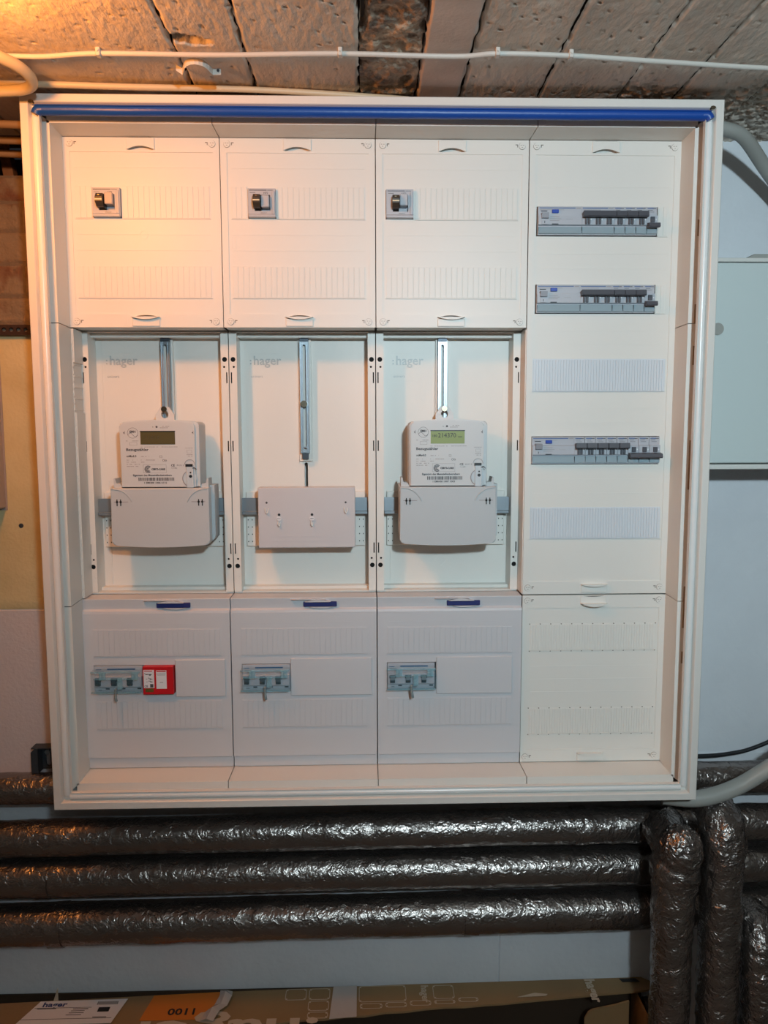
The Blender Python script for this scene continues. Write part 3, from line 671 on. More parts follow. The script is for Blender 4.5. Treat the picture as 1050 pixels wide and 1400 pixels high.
# main line breakers under clear sealed lids
def main_breaker(x, z, label):
    t = thing('main_line_breaker', label, 'circuit breaker', (x + 0.041, 0.135, z), 'three pole breakers under clear lids')
    x1 = x + 0.0815
    m = M().box(x, x1, 0.088, 0.135, z - 0.0235, z + 0.0235, 0.0006, 1).box(x + 0.0005, x1 - 0.0005, 0.082, 0.088, z - 0.0120, z + 0.0070, 0.0008, 1)
    part('housing', m, LGREY, t)
    part('colour_stripe', M().box(x + 0.022, x1 - 0.012, 0.0875, 0.088, z + 0.0170, z + 0.0190).box(x + 0.003, x + 0.012, 0.0875, 0.088, z + 0.0170, z + 0.0180), mat('teal_stripe', (30, 84, 130), 0.4), t)
    part('print', M().box(x + 0.004, x + 0.016, 0.0876, 0.088, z + 0.013, z + 0.0138).text('LN3', 0.0042, x + 0.057, 0.0878, z + 0.011).box(x + 0.006, x + 0.012, 0.0876, 0.088, z - 0.0185, z - 0.0178), INK, t)
    for q in range(3):
        xx = x + 0.0085 + q * 0.0268
        part('lever', M().extx([(0.082, z - 0.0085), (0.0775, z - 0.0080), (0.0755, z - 0.0030), (0.0775, z + 0.0035), (0.082, z + 0.0040)], xx - 0.0040, xx + 0.0040).box(xx - 0.0052, xx + 0.0052, 0.0790, 0.082, z - 0.0005, z + 0.0042), BLACK, t)
        if q < 3: part('label_slot', M().box(xx + 0.010, xx + 0.0165, 0.0874, 0.088, z - 0.0172, z - 0.0150), BLACK, t)
    m = M()
    y0, y1 = 0.0725, 0.0879
    m.box(x - 0.0012, x1 + 0.0004, y0, y0 + 0.0010, z - 0.0185, z + 0.0175)
    m.box(x - 0.0012, x - 0.0004, y0 + 0.001, y1, z - 0.0185, z + 0.0175).box(x1 - 0.0004, x1 + 0.0004, y0 + 0.001, y1, z - 0.0185, z + 0.0175)
    m.box(x - 0.0012, x1 + 0.0004, y0 + 0.001, y1, z - 0.0193, z - 0.0185).box(x - 0.0012, x1 + 0.0004, y0 + 0.001, y1, z + 0.0175, z + 0.0183)
    lid = part('clear_lid', m, CLEAR, t, 'clear bluish plastic lid')
    part('lid_rim', M().box(x - 0.0012, x1 + 0.0004, y0 - 0.0006, y0, z - 0.0193, z - 0.0165).box(x - 0.0012, x1 + 0.0004, y0 - 0.0006, y0, z + 0.0160, z + 0.0183).box(x + 0.003, x1 - 0.004, y0 - 0.0005, y0, z + 0.0045, z + 0.0062), CLEAR2, lid)
    for xx in (x + 0.019, x + 0.073):
        part('lid_hinge', M().box(xx - 0.0055, xx + 0.0055, 0.0700, 0.0724, z + 0.004, z + 0.0185, 0.0008, 1).box(xx - 0.0012, xx + 0.0012, 0.0690, 0.0700, z + 0.006, z + 0.0165), CLEAR2, lid)
    part('lid_catch', M().box(x + 0.0435, x + 0.0520, 0.0700, 0.0724, z - 0.012, z + 0.009, 0.001, 1).disc(x + 0.0478, z + 0.0035, 0.0025, 0.0692, 0.0700, 14), CLEAR2, lid)
    sx = x + 0.0405
    part('seal_tab', M().box(sx - 0.0022, sx + 0.0022, 0.0690, 0.0740, z - 0.0215, z - 0.0105, 0.0008, 1).tube(spline([(sx, 0.0705, z - 0.0195), (sx + 0.001, 0.067, z - 0.026), (sx + 0.0018, 0.068, z - 0.031)], 5), 0.0022, 8), mat('seal_plastic', (140, 156, 160), 0.25, trans=0.3), t)
bl = ['clear lidded breaker left of the red surge arrester', 'clear lidded breaker in the second lower cover', 'clear lidded breaker in the third lower cover, with a dark left edge']
for k in range(3): main_breaker(sls[k][0] + 0.0004, -0.3645, bl[k])
# surge arrester
t = thing('surge_arrester', 'bright red surge arrester block with two white stickers', 'surge arrester', (-0.3715, 0.135, -0.3645))
part('housing', M().box(-0.3982, -0.3466, 0.0790, 0.135, -0.3888, -0.3402, 0.001, 2), RED, t)
m = M().box(-0.3966, -0.3788, 0.0787, 0.0790, -0.3770, -0.3455); lb = part('sticker', m, PAPER, t, 'white printed sticker')
m = M()
for q in range(3): m.box(-0.3955 + 0.004 * q, -0.3935 + 0.005 * q, 0.0785, 0.0787, -0.352 - q * 0.0012, -0.3512 - q * 0.0012)
for q in range(16):
    xx = -0.3950 + random.random() * 0.010; zq = -0.3520 - random.random() * 0.018; m.box(xx, xx + 0.0015 + random.random() * 0.003, 0.0785, 0.0787, zq, zq + 0.0008)
m.text('CE', 0.0050, -0.3957, 0.0786, -0.3755, bold=0.0001).box(-0.386, -0.3805, 0.0785, 0.0787, -0.3760, -0.3700)
part('print', m, INK, lb)
part('red_heading', M().box(-0.3955, -0.3820, 0.0785, 0.0787, -0.3482, -0.3468), RED, lb)
lb = part('sticker', M().box(-0.3755, -0.3580, 0.0787, 0.0790, -0.3785, -0.3465), PAPER, t, 'plain white sticker')
part('red_heading', M().box(-0.3745, -0.3590, 0.0785, 0.0787, -0.3492, -0.3474), RED, lb)
part('print', M().box(-0.3745, -0.3595, 0.0785, 0.0787, -0.3530, -0.3520).box(-0.3735, -0.3600, 0.0785, 0.0787, -0.3550, -0.3545).box(-0.3695, -0.3640, 0.0785, 0.0787, -0.3680, -0.3670), LINK, lb)
part('type_plate', M().box(-0.3940, -0.3805, 0.0786, 0.0790, -0.3840, -0.3780), mat('olive_label', (96, 84, 30), 0.5), t, 'small olive type plate')

# ------------------------------------------------------------------ electricity meters
def arc_top(x0, x1, z0, z1, bow, r, n=8):
    P = []
    for i in range(n + 1):
        a = math.pi * (1 - 0.5 * i / n); P.append((x0 + r + r * math.cos(a), z1 - r + r * math.sin(a)))
    for i in range(1, 12):
        tt = i / 12; P.append((x0 + r + (x1 - x0 - 2 * r) * tt, z1 + bow * 4 * tt * (1 - tt)))
    for i in range(n + 1):
        a = math.pi * 0.5 * (1 - i / n); P.append((x1 - r + r * math.cos(a), z1 - r + r * math.sin(a)))
    return P + [(x1, z0), (x0, z0)]
def arc_bot(x0, x1, z0, z1, bow, r, n=8):
    P = [(x0, z1), (x1, z1)]
    for i in range(n + 1):
        a = -math.pi * 0.5 * i / n; P.append((x1 - r + r * math.cos(a), z0 + r + r * math.sin(a)))
    for i in range(1, 12):
        tt = 1 - i / 12; P.append((x0 + r + (x1 - x0 - 2 * r) * tt, z0 - bow * 4 * tt * (1 - tt)))
    for i in range(n + 1):
        a = -math.pi * 0.5 - math.pi * 0.5 * i / n; P.append((x0 + r + r * math.cos(a), z0 + r + r * math.sin(a)))
    return P
def meter(xc, label, lcd, number, reading):
    t = thing('electricity_meter', label, 'electricity meter', (xc, 0.148, -0.14), 'electricity meters')
    X = lambda v: xc + v                                # v measured from the meter's centre
    y0 = 0.0915
    part('housing', M().prism([(X(a), z) for a, z in arc_top(-0.0650, 0.0665, -0.036, 0.0725, 0.0035, 0.007)], y0 + 0.004, 0.1475, 0.002).prism([(X(a), z) for a, z in arc_top(-0.0632, 0.0600, -0.036, 0.0705, 0.0035, 0.006)], y0, y0 + 0.004, 0.0012), MGREY, t)
    lug = [(X(-0.0165), 0.073), (X(-0.0165), 0.085), (X(-0.008), 0.0985), (X(0.006), 0.0985), (X(0.0145), 0.086), (X(0.0150), 0.073)]
    part('hanging_lug', M().plate(lug, [[(X(-0.001) + 0.0062 * math.cos(q * math.pi / 8), 0.0855 + 0.0066 * math.sin(q * math.pi / 8)) for q in range(16)]], 0.142, 0.1475), MGREY, t)
    part('fixing_screw', M().disc(X(-0.0015), 0.0945, 0.0048, 0.1385, 0.1415, 16).box(X(-0.005), X(0.002), 0.1380, 0.1386, 0.0940, 0.0948), BRASS, t)
    # terminal cover
    m = M().prism([(X(a), z) for a, z in arc_bot(-0.0812, 0.0815, -0.1335, -0.0375, 0.0035, 0.007)], y0 - 0.0045, 0.110, 0.002)
    m.prism([(X(a), z) for a, z in arc_bot(-0.0815, 0.0870, -0.1315, -0.0340, 0.0035, 0.012)], 0.110, 0.1475, 0.001)
    tcv = part('terminal_cover', m, MGREY2, t, 'darker grey terminal cover')
    for s in (-1, 1):
        pk = [(X(s * 0.0790), -0.0375), (X(s * 0.0790), -0.022), (X(s * 0.0765), -0.022), (X(s * 0.0745), -0.030), (X(s * 0.0680), -0.031), (X(s * 0.0640), -0.0375)]
        part('cover_horn', M().prism(pk if s < 0 else pk[::-1], 0.100, 0.130), MGREY2, tcv)
        cv = [(s * 0.0790, -0.0385), (s * 0.066, -0.0405), (s * 0.056, -0.046), (s * 0.0495, -0.053), (s * 0.0455, -0.0605)]
        part('moulded_rib', M().tube([(X(a), y0 - 0.0048, z) for a, z in [(p.x, p.y) for p in spline([(a, z, 0) for a, z in cv], 5)]], 0.0011, 8), MGREY2, tcv)
        m = M().box(X(s * 0.0755), X(s * 0.0525), y0 - 0.0049, y0 - 0.0044, -0.0608, -0.0598)
        m.cur = 1
        for q in (0.0705, 0.0645): m.box(X(s * q - 0.0007), X(s * q + 0.0007), y0 - 0.0054, y0 - 0.0044, -0.0670, -0.0560).box(X(s * q - 0.0016), X(s * q + 0.0016), y0 - 0.0052, y0 - 0.0044, -0.0618, -0.0588)
        part('sealing_slot', m, [LINK, DARK], tcv)
    # display
    d = part('display', M().box(X(-0.0295), X(0.0275), y0 - 0.0004, y0 + 0.001, 0.0350, 0.0565), lcd, t, 'green lit display' if reading else 'dark blank display')
    part('display_rim', M().box(X(-0.0300), X(0.0280), y0 - 0.0010, y0, 0.0560, 0.0575), BLACK, d)
    if reading: part('digits', M().text(reading, 0.0108, X(-0.0175), y0 - 0.0006, 0.0452, wx=0.95).text('180', 0.0060, X(-0.0275), y0 - 0.0006, 0.0460).text('kWh', 0.0034, X(0.0165), y0 - 0.0006, 0.0452), INK, d)
    else: part('digits', M().text('0.1.0.1.0', 0.0070, X(-0.022), y0 - 0.0006, 0.0440), mat('faint_digits', (78, 72, 46), 0.5), d)
    # printing
    yp = y0 - 0.0001
    m = M().text('Bezugsz\u00e4hler', 0.0062, X(-0.0540), yp, 0.0245, wx=1.15, bold=0.00014).text('mMe4.0', 0.0050, X(-0.0535), yp, 0.0140, bold=0.0001).text('Eigentum des Messstellenbetreibers', 0.00430, X(-0.0440), yp, -0.0175, wx=1.03, bold=0.0001)
    m.text(number, 0.0040, X(-0.0265), yp, -0.0300, wx=1.15, bold=0.0001)
    m.text('EMH', 0.0050, X(-0.0420), yp, 0.0545, align='CENTER', bold=0.0002).text('CERTI-CARE', 0.0041, X(-0.0130), yp, -0.0075, bold=0.0002)
    m.text('CE', 0.0052, X(0.0195), yp, -0.0015, bold=0.0001).text('M 17 1 2', 0.0032, X(0.0290), yp, -0.0008).text('T-17-4202', 0.0022, X(0.0200), yp, -0.0050)
    m.annulus(X(-0.0420), 0.0540, 0.0084, 0.0088, yp - 0.0002, yp + 0.0002, 24)
    m.tube([(X(-0.0420 - 0.008 + 0.016 * q / 16), yp, 0.0510 + 0.0030 * math.sin(q / 16 * 2 * math.pi)) for q in range(17)], 0.0003, 4, False)
    for q, (a0, a1) in enumerate(((0.6, 5.7), (0.7, 5.5), (0.8, 5.4))): m.annulus(X(-0.0185), -0.0060, 0.0013 + q * 0.0018, 0.0024 + q * 0.0018, yp - 0.0002, yp + 0.0002, 16, a0, a1)
    m.box(X(0.0015), X(0.0050), yp - 0.0002, yp + 0.0002, 0.0130, 0.0132).box(X(0.0015), X(0.0050), yp - 0.0002, yp + 0.0002, 0.0165, 0.0167).box(X(0.0015), X(0.0018), yp - 0.0002, yp + 0.0002, 0.013, 0.0167).box(X(0.0047), X(0.0050), yp - 0.0002, yp + 0.0002, 0.013, 0.0167)
    m.annulus(X(0.0075), 0.0085, 0.0014, 0.0019, yp - 0.0002, yp + 0.0002, 12).annulus(X(0.0112), 0.0083, 0.0010, 0.0015, yp - 0.0002, yp + 0.0002, 12)
    m.disc(X(-0.0023), 0.0640, 0.0017, yp - 0.0003, yp + 0.0002, 12).disc(X(-0.0085), 0.0638, 0.0007, yp - 0.0003, yp + 0.0002, 10)
    for sx in (-0.0575, 0.0555): m.box(X(sx), X(sx + 0.0018), yp - 0.0002, yp + 0.0002, 0.0535, 0.0550).box(X(sx + 0.0018), X(sx + 0.0023), yp - 0.0002, yp + 0.0002, 0.0520, 0.0575)
    part('print', m, INK, t)
    m = M(); rnd = random.Random(5)
    def lines(x0, x1, z, h=0.0008, dens=0.8):
        x = x0
        while x < x1:
            wd = 0.0008 + rnd.random() * 0.0028
            if rnd.random() < dens: m.box(X(x), X(min(x + wd, x1)), yp - 0.00015, yp + 0.0002, z, z + h)
            x += wd + 0.0006
    lines(-0.0535, -0.0330, 0.0425 - 0.002, 0.0009); lines(-0.030, 0.031, 0.0305, 0.0008, 0.9)
    lines(-0.033, -0.0160, 0.0145, 0.0010); 
    for q in range(4): lines(-0.0535, [-0.0365, -0.0365, -0.0305, -0.0345][q], 0.0088 - q * 0.0035, 0.0009)
    for q in range(2): lines(-0.030, -0.0245, 0.0088 - q * 0.0035, 0.0009); lines(-0.0215, -0.0065, 0.0088 - q * 0.0035, 0.0009, 0.9 - 0.4 * q)
    lines(0.003, 0.0185, 0.0645, 0.0009); lines(0.003, 0.0165, 0.0620, 0.0009); lines(0.0435, 0.0570, 0.0285, 0.0007); lines(0.046, 0.0565, 0.0175, 0.0009); lines(0.048, 0.055, 0.0150, 0.0009)
    part('fine_print', m, LINK, t)
    fr2 = M()
    for bx in ((-0.0265, 0.0115, -0.0122, -0.0119), (-0.0265, 0.0115, 0.0013, 0.0016), (-0.0265, -0.0262, -0.0122, 0.0016), (0.0112, 0.0115, -0.0122, 0.0016), (-0.0475, -0.0355, 0.0335, 0.0338), (-0.0475, -0.0355, 0.0385, 0.0388), (-0.0475, -0.0472, 0.0335, 0.0388), (-0.0358, -0.0355, 0.0335, 0.0388), (0.0465, 0.0545, 0.0205, 0.0208), (0.0465, 0.0545, 0.0255, 0.0258), (0.0465, 0.0468, 0.0205, 0.0258), (0.0542, 0.0545, 0.0205, 0.0258)):
        fr2.box(X(bx[0]), X(bx[1]), yp - 0.0002, yp + 0.0002, bx[2], bx[3])
    part('print_frame', fr2, LINK, t)
    m = M(); x = -0.0350
    while x < 0.0235:
        wd = rnd.choice((0.0005, 0.0009, 0.0014)); m.box(X(x), X(x + wd), yp - 0.0002, yp + 0.0002, -0.0255, -0.0200); x += wd + rnd.choice((0.0005, 0.0008, 0.0013))
    part('bar_code', m, INK, t)
    # communication flap at the right
    m = M().annulus(X(0.0520), -0.0220, 0.0130, 0.0142, y0 - 0.0012, y0 + 0.0003, 20, math.pi * 0.62, math.pi * 1.40).annulus(X(0.0505), 0.0015, 0.0080, 0.0086, y0 - 0.0010, y0 + 0.0003, 16, 0, math.pi)
    part('flap_rim', m, LINK, t)
    wm = mat('pale_blue_flap', (196, 206, 212), 0.35)
    m = M().disc(X(0.0500), -0.0200, 0.0115, y0 - 0.0006, y0 + 0.0003, 22).box(X(0.0450), X(0.0570), y0 - 0.0030, y0 + 0.0003, -0.0370, 0.0005, 0.0006, 1)
    fl = part('flap', m, wm, t, 'pale blue grey flap')
    part('flap_window', M().box(X(0.0440), X(0.0560), y0 - 0.0034, y0 - 0.0029, -0.0020, 0.0025), BLACK, fl)
    part('flap_hole', M().disc(X(0.0520), -0.0180, 0.0026, y0 - 0.0033, y0 - 0.0029, 14).disc(X(0.0520), -0.0118, 0.0014, y0 - 0.0033, y0 - 0.0029, 12), BLACK, fl)
    part('seal_wire', M().tube(spline([(X(0.0555), y0 - 0.003, -0.0045), (X(0.059), y0 - 0.006, -0.0035), (X(0.0625), y0 - 0.005, -0.0065)], 5), 0.0006, 6), DZINC, fl)
meter(-0.3618, 'grey electricity meter with dark blank display in the leftmost bay', LCDOFF, '1 EMH00 1006 6116', None)
meter(0.1205, 'grey electricity meter with lit green display, in the bay beside the breaker field', LCDON, '1 EMH00 1007 1003', '214370')
# blank mounting plate in the middle bay
t = thing('meter_mounting_plate', 'plain pale grey meter mounting plate with two screws in the middle bay', 'mounting plate', (-0.1195, 0.148, -0.14))
part('plate', M().box(-0.2030, -0.0365, 0.1180, 0.1475, -0.1440, -0.0395, 0.0015, 2).box(-0.180, -0.060, 0.1176, 0.118, -0.1248, -0.1244).box(-0.180, -0.060, 0.1176, 0.118, -0.1325, -0.1321), mat('pale_grey_plate', (206, 202, 204), 0.4, bump=[('n', 260, 0.12, 0.0005)]), t)
for x in (-0.1882, -0.0528):
    part('mounting_hole', M().disc(x, -0.0655, 0.0018, 0.1174, 0.1178, 12), INK, t)
    part('wire_hook', M().tube(spline([(x - 0.0025, 0.1172, -0.0750), (x - 0.0015, 0.1135, -0.0800), (x + 0.0005, 0.113, -0.0835), (x + 0.0028, 0.116, -0.0785), (x + 0.003, 0.1175, -0.0755)], 5), 0.0009, 8), WHITE, t)
for x in (-0.1672, -0.1108):
    m = M().disc(x, -0.0925, 0.0042, 0.1140, 0.1180, 18); m.cur = 1
    m.disc(x, -0.0865, 0.0024, 0.1174, 0.1179, 12).box(x - 0.0028, x + 0.0028, 0.1136, 0.1140, -0.0928, -0.0922)
    part('plate_screw', m, [PAPER, BLACK], t)
    part('wire_hook', M().tube(spline([(x - 0.001, 0.1165, -0.0975), (x - 0.0015, 0.112, -0.1015), (x + 0.0006, 0.113, -0.1060), (x + 0.0018, 0.1165, -0.1000)], 5), 0.0009, 8), WHITE, t)

# ------------------------------------------------------------------ foil-wrapped pipes
def wob(seed, amp=0.0011):
    def f(q):
        n = N3(q.x * 45, q.y * 60, q.z * 60 + seed); n2 = N3(q.x * 120, q.y * 130, q.z * 130 + seed)
        return amp * (0.9 * n + 0.8 * (0.25 - abs(n2)) + 1.1 * N3(q.x * 9, q.y * 9, q.z * 9 + seed))
    return f
def hpipe(zl, zr, y, r, label, seed, collars=()):
    # zl / zr: height of the axis at x = -0.7 and x = 0.7
    zf = lambda x: zl + (zr - zl) * (x + 0.7) / 1.4
    xs = [XL] + [-1.2] + [-0.72 + 0.0045 * i for i in range(331)] + [1.2, XR]
    t = thing('foil_wrapped_pipe', label, 'pipe', (0, y, zf(0) - r), 'foil wrapped heating pipes')
    part('insulation', M().tube([(x, y, zf(x)) for x in xs], r, 44, True, wob(seed)), FOIL, t)
    for cx in collars:
        part('foil_tape', M().tube([(cx + 0.002 * i, y, zf(cx)) for i in range(14)], r + 0.0015, 44, True, wob(seed + 3, 0.0015)), FOIL, t)
hpipe(-0.5935, -0.5915, 0.166, 0.0290, 'highest lying foil wrapped pipe, passing behind the cabinet bottom edge', 1.0)
hpipe(-0.6800, -0.6715, 0.150, 0.0325, 'foil wrapped pipe just under the cabinet, second highest of the lying ones', 11.0, (-0.03, 0.36))
hpipe(-0.7560, -0.7510, 0.150, 0.0345, 'foil wrapped lying pipe between the one under the cabinet and the lowest', 23.0, (-0.62, 0.19))
hpipe(-0.8480, -0.8365, 0.150, 0.0375, 'lowest lying foil wrapped pipe, above the cardboard box', 37.0, (-0.60, 0.16))
def vpipe(x, y, r, zt, yend, label, seed, extra=None):
    bend = 0.045
    ang = [math.pi / 2 * k / 10 for k in range(11)]
    pts = [(x, y, ZF + 0.001)] + [(x, y, -1.15 + (zt - bend + 1.15) * k / 90) for k in range(91)] + [(x, y + bend * (1 - math.cos(a)), zt - bend + bend * math.sin(a)) for a in ang[1:]]
    if yend > y + bend: pts.append((x, yend, zt))
    t = thing('foil_wrapped_pipe', label, 'pipe', (x, y, ZF), 'foil wrapped heating pipes')
    part('insulation', M().tube(pts, r, 40, True, wob(seed, 0.0030)), FOILV, t)
    part('foil_elbow', M().tube([Vector(p) + Vector((0, -0.001, 0.001)) for p in pts[-18:]], r + 0.0028, 56, True, wob(seed + 5, 0.0060)), FOILV, t)
vpipe(0.5105, 0.040, 0.0345, -0.655, 0.100, 'leftmost of the three standing foil wrapped pipes, with a crumpled bent top', 51)
def crumple(root, name, c, rad, seed, amp=0.006):
    vs = []; fs = []; nu, nv = 90, 56
    for j in range(nv + 1):
        for i in range(nu):
            th = math.pi * j / nv; ph = 2 * math.pi * i / nu; d = Vector((math.sin(th) * math.cos(ph), math.sin(th) * math.sin(ph), math.cos(th)))
            k = 1 + (0.10 * (0.3 - abs(N3(d.x * 3, d.y * 3, d.z * 3 + seed))) + 0.05 * N3(d.x * 9, d.y * 9, d.z * 9 + seed) + 0.03 * N3(d.x * 22, d.y * 22, d.z * 22 + seed)) * amp / 0.006
            vs.append((c[0] + rad[0] * d.x * k, c[1] + rad[1] * d.y * k, c[2] + rad[2] * d.z * k))
    for j in range(nv):
        for i in range(nu): fs.append((j * nu + i, j * nu + (i + 1) % nu, (j + 1) * nu + (i + 1) % nu, (j + 1) * nu + i))
    return part(name, M().add(vs, fs, True), FOILV, root, 'crumpled foil cap')
v1 = bpy.data.objects['foil_wrapped_pipe.004']
crumple(v1, 'foil_cap', (0.5150, 0.030, -0.6560), (0.0370, 0.034, 0.0430), 3, 0.007)
part('foil_collar', M().tube([(0.508, 0.038, -0.715), (0.508, 0.038, -0.708), (0.508, 0.038, -0.700), (0.509, 0.038, -0.694), (0.511, 0.037, -0.688)], [0.0355, 0.0375, 0.0400, 0.0420, 0.0405], 44, True, wob(9, 0.006)), FOILV, v1)
vpipe(0.5935, 0.040, 0.0340, -0.610, 0.095, 'tallest standing foil wrapped pipe, middle one of the three at the right', 63)
vpipe(0.6680, 0.040, 0.0320, -0.815, 0.095, 'rightmost and shortest of the three standing foil wrapped pipes', 77)

# ------------------------------------------------------------------ cables and conduits
def cable(name, pts, r, mt, label, cat, n=8, seg=10, group=None):
    return solo(name, M().tube(spline(pts, n), r, seg), mt, label, cat, group, at=tuple(pts[0]))
t = thing('ceiling_cable', 'thin painted cable clipped along the concrete ceiling above the cabinet', 'cable', (-0.05, -0.105, 0.559))
cp = [(-0.72, -0.098), (-0.507, -0.0963), (-0.4491, -0.0955), (-0.3727, -0.1053), (-0.2124, -0.1048), (-0.0503, -0.1125), (0.1024, -0.1077), (0.1603, -0.1171), (0.26, -0.1133), (0.3849, -0.0995), (0.5457, -0.0837), (0.75, -0.072)]
cz = lambda x: 0.5588 + 0.0004 * N3(x * 9, 0, 0)
part('sheath', M().tube(spline([(x, y, cz(x)) for x, y in cp], 8), 0.0033, 12), CABL, t)
for x, y in ((-0.3727, -0.1053), (-0.0503, -0.1125), (0.1603, -0.1171), (0.26, -0.1133)):
    part('cable_clip', M().box(x - 0.003, x + 0.003, y - 0.0062, y + 0.0042, 0.5545, 0.565, 0.0008, 1).disc(x, 0.560, 0.0016, y - 0.008, y - 0.006, 10), CABL, t)
cable('grey_conduit', [(0.5255, 0.085, 0.546), (0.565, 0.085, 0.5405), (0.602, 0.095, 0.5310), (0.655, 0.130, 0.4980), (0.71, 0.155, 0.45), (0.78, 0.175, 0.36)], 0.0112, CABW, 'grey conduit arching out of the cabinet top right corner', 'conduit')
cable('grey_conduit', [(0.4900, 0.055, -0.5720), (0.545, 0.045, -0.5725), (0.600, 0.045, -0.5590), (0.655, 0.050, -0.5330), (0.74, 0.06, -0.48), (0.86, 0.08, -0.39)], 0.0140, CABW, 'thick grey conduit sweeping up to the right from under the cabinet', 'conduit')
cable('black_cable', [(0.50, 0.185, -0.5570), (0.60, 0.185, -0.5585), (0.67, 0.185, -0.5540), (0.73, 0.185, -0.538), (0.86, 0.188, -0.48)], 0.0038, BLACK, 'thin black cable on the wall right of the cabinet foot', 'cable')
cable('thin_wire', [(0.20, 0.03, -0.5565), (0.28, 0.03, -0.561), (0.36, 0.03, -0.5635), (0.44, 0.03, -0.5605), (0.49, 0.03, -0.5555)], 0.0012, CABY, 'thin wire sagging under the bottom edge of the cabinet', 'wire')
# ceiling corner at the upper left
cable('cream_cable', [(-0.70, -0.210, 0.545), (-0.60, -0.180, 0.544), (-0.520, -0.155, 0.543), (-0.487, -0.115, 0.543), (-0.478, -0.075, 0.543), (-0.492, -0.040, 0.543), (-0.530, -0.026, 0.543), (-0.62, -0.020, 0.543)], 0.0078, CABY, 'thick cream cable looping round in the upper left corner', 'cable', seg=14)
cable('beige_cable', [(-0.70, -0.020, 0.5555), (-0.50, -0.018, 0.5560), (-0.35, -0.010, 0.5565), (-0.20, 0.000, 0.5590), (-0.08, 0.012, 0.5590), (0.05, 0.03, 0.559)], 0.0045, CABY, 'beige cable lying along the top edge of the cabinet', 'cable')
for k, (y, z, lab) in enumerate(((0.08, 0.538, 'highest brown cable entering the wall duct left of the cabinet'), (0.14, 0.535, 'middle brown cable entering the wall duct left of the cabinet'), (0.19, 0.530, 'lowest brown cable entering the wall duct left of the cabinet'))):
    cable('duct_cable', [(-0.90, y + 0.02, z - 0.004), (-0.70, y, z), (-0.60, y, z - 0.001), (-0.5245, y, z - 0.003)], 0.0062, mat('dusty_cable', (150, 120, 84), 0.6), lab, 'cable', group='cables in the wall duct')
t = thing('timber_bracket', 'round headed brown timber bracket hanging in the wall duct', 'bracket', (-0.655, 0.26, 0.43))
part('bracket_leg', M().prism([(-0.672, 0.560), (-0.654, 0.560), (-0.632, 0.415), (-0.652, 0.415)], 0.255, 0.275, 0.001), WOODM, t)
part('bracket_head', M().disc(-0.664, 0.563, 0.013, 0.225, 0.2545, 20), WOODM, t)
t = thing('pipe_clamp', 'pale curved metal pipe clamp screwed to the ceiling above the cabinet', 'pipe clamp', (-0.2475, -0.075, 0.553))
pp = [(-0.2800, -0.064, 0.5615), (-0.2715, -0.064, 0.5560)] + [(-0.2490 + 0.0185 * math.cos(math.pi * (1 - q / 10)), -0.072 - 0.020 * math.sin(math.pi * q / 10), 0.5535 + 0.004 * math.sin(math.pi * q / 10)) for q in range(1, 10)] + [(-0.2290, -0.064, 0.5560), (-0.2180, -0.064, 0.5565)]
vs = []; 
for p in pp: vs += [(p[0], p[1], p[2] - 0.005), (p[0], p[1], p[2] + 0.0035), (p[0], p[1] + 0.0014, p[2] + 0.0035), (p[0], p[1] + 0.0014, p[2] - 0.005)]
fs = [(4 * i + k, 4 * i + (k + 1) % 4, 4 * i + 4 + (k + 1) % 4, 4 * i + 4 + k) for i in range(len(pp) - 1) for k in range(4)] + [(0, 1, 2, 3), (len(vs) - 1, len(vs) - 2, len(vs) - 3, len(vs) - 4)]
part('band', M().add(vs, fs), CABL, t)
part('screw', M().disc(-0.2215, 0.5565, 0.0018, -0.0665, -0.0640, 12).tube([(-0.2490, -0.0900, 0.5600), (-0.2490, -0.0900, 0.5655)], 0.0018, 8), DZINC, t)

# ------------------------------------------------------------------ neighbours on the wall
t = thing('wall_distribution_box', 'smooth pale wall box to the right of the cabinet', 'wall box', (0.8, 0.205, -0.01))
part('box_body', M().box(0.5600, 1.02, 0.112, 0.2045, -0.0080, 0.3400, 0.002, 2), mat('pale_steel', (206, 210, 208), 0.4), t)
part('box_door', M().box(0.5600, 1.02, 0.1000, 0.1095, 0.0002, 0.3335, 0.0015, 2), mat('pale_steel_door', (208, 216, 214), 0.38), t)
part('bottom_rail', M().box(0.5600, 1.02, 0.1000, 0.1115, -0.0105, -0.0022, 0.001, 1), STEEL, t)
part('top_rail', M().box(0.5600, 1.02, 0.1000, 0.1115, 0.3352, 0.3415, 0.001, 1), STEEL, t)
part('hinge_cover', M().prism([(0.622, 0.3416), (0.637, 0.3505), (0.74, 0.3505), (0.74, 0.3416)], 0.112, 0.15, 0.001), CABW, t)
part('door_knob', M().disc(0.5735, 0.225, 0.010, 0.0975, 0.0998, 20), CABW, t)
t = thing('meter_box', 'pinkish grey metal box at the left edge, hung beside the bare masonry', 'wall box', (-0.80, 0.205, -0.08))
part('box_body', M().box(-1.00, -0.6660, 0.055, 0.200, -0.0800, 0.2900, 0.003, 2), mat('pinkish_grey_steel', (176, 162, 156), 0.45), t)
part('box_flange', M().box(-1.00, -0.664, 0.199, 0.2025, -0.084, 0.294), mat('flange_steel', (168, 154, 148), 0.45), t)
m = M().plate(rect(-0.72, -0.555, 0.2250, 0.2430), [circ(-0.712 + 0.0125 * k, 0.2345, 0.0038, 12) for k in range(13)], 0.190, 0.192)
m.cur = 1; m.box(-0.72, -0.555, 0.1985, 0.199, 0.226, 0.242)
m.cur = 0; m.box(-0.55, -0.548, 0.192, 0.2, 0.226, 0.242).box(-0.72, -0.555, 0.192, 0.1985, 0.2425, 0.243)
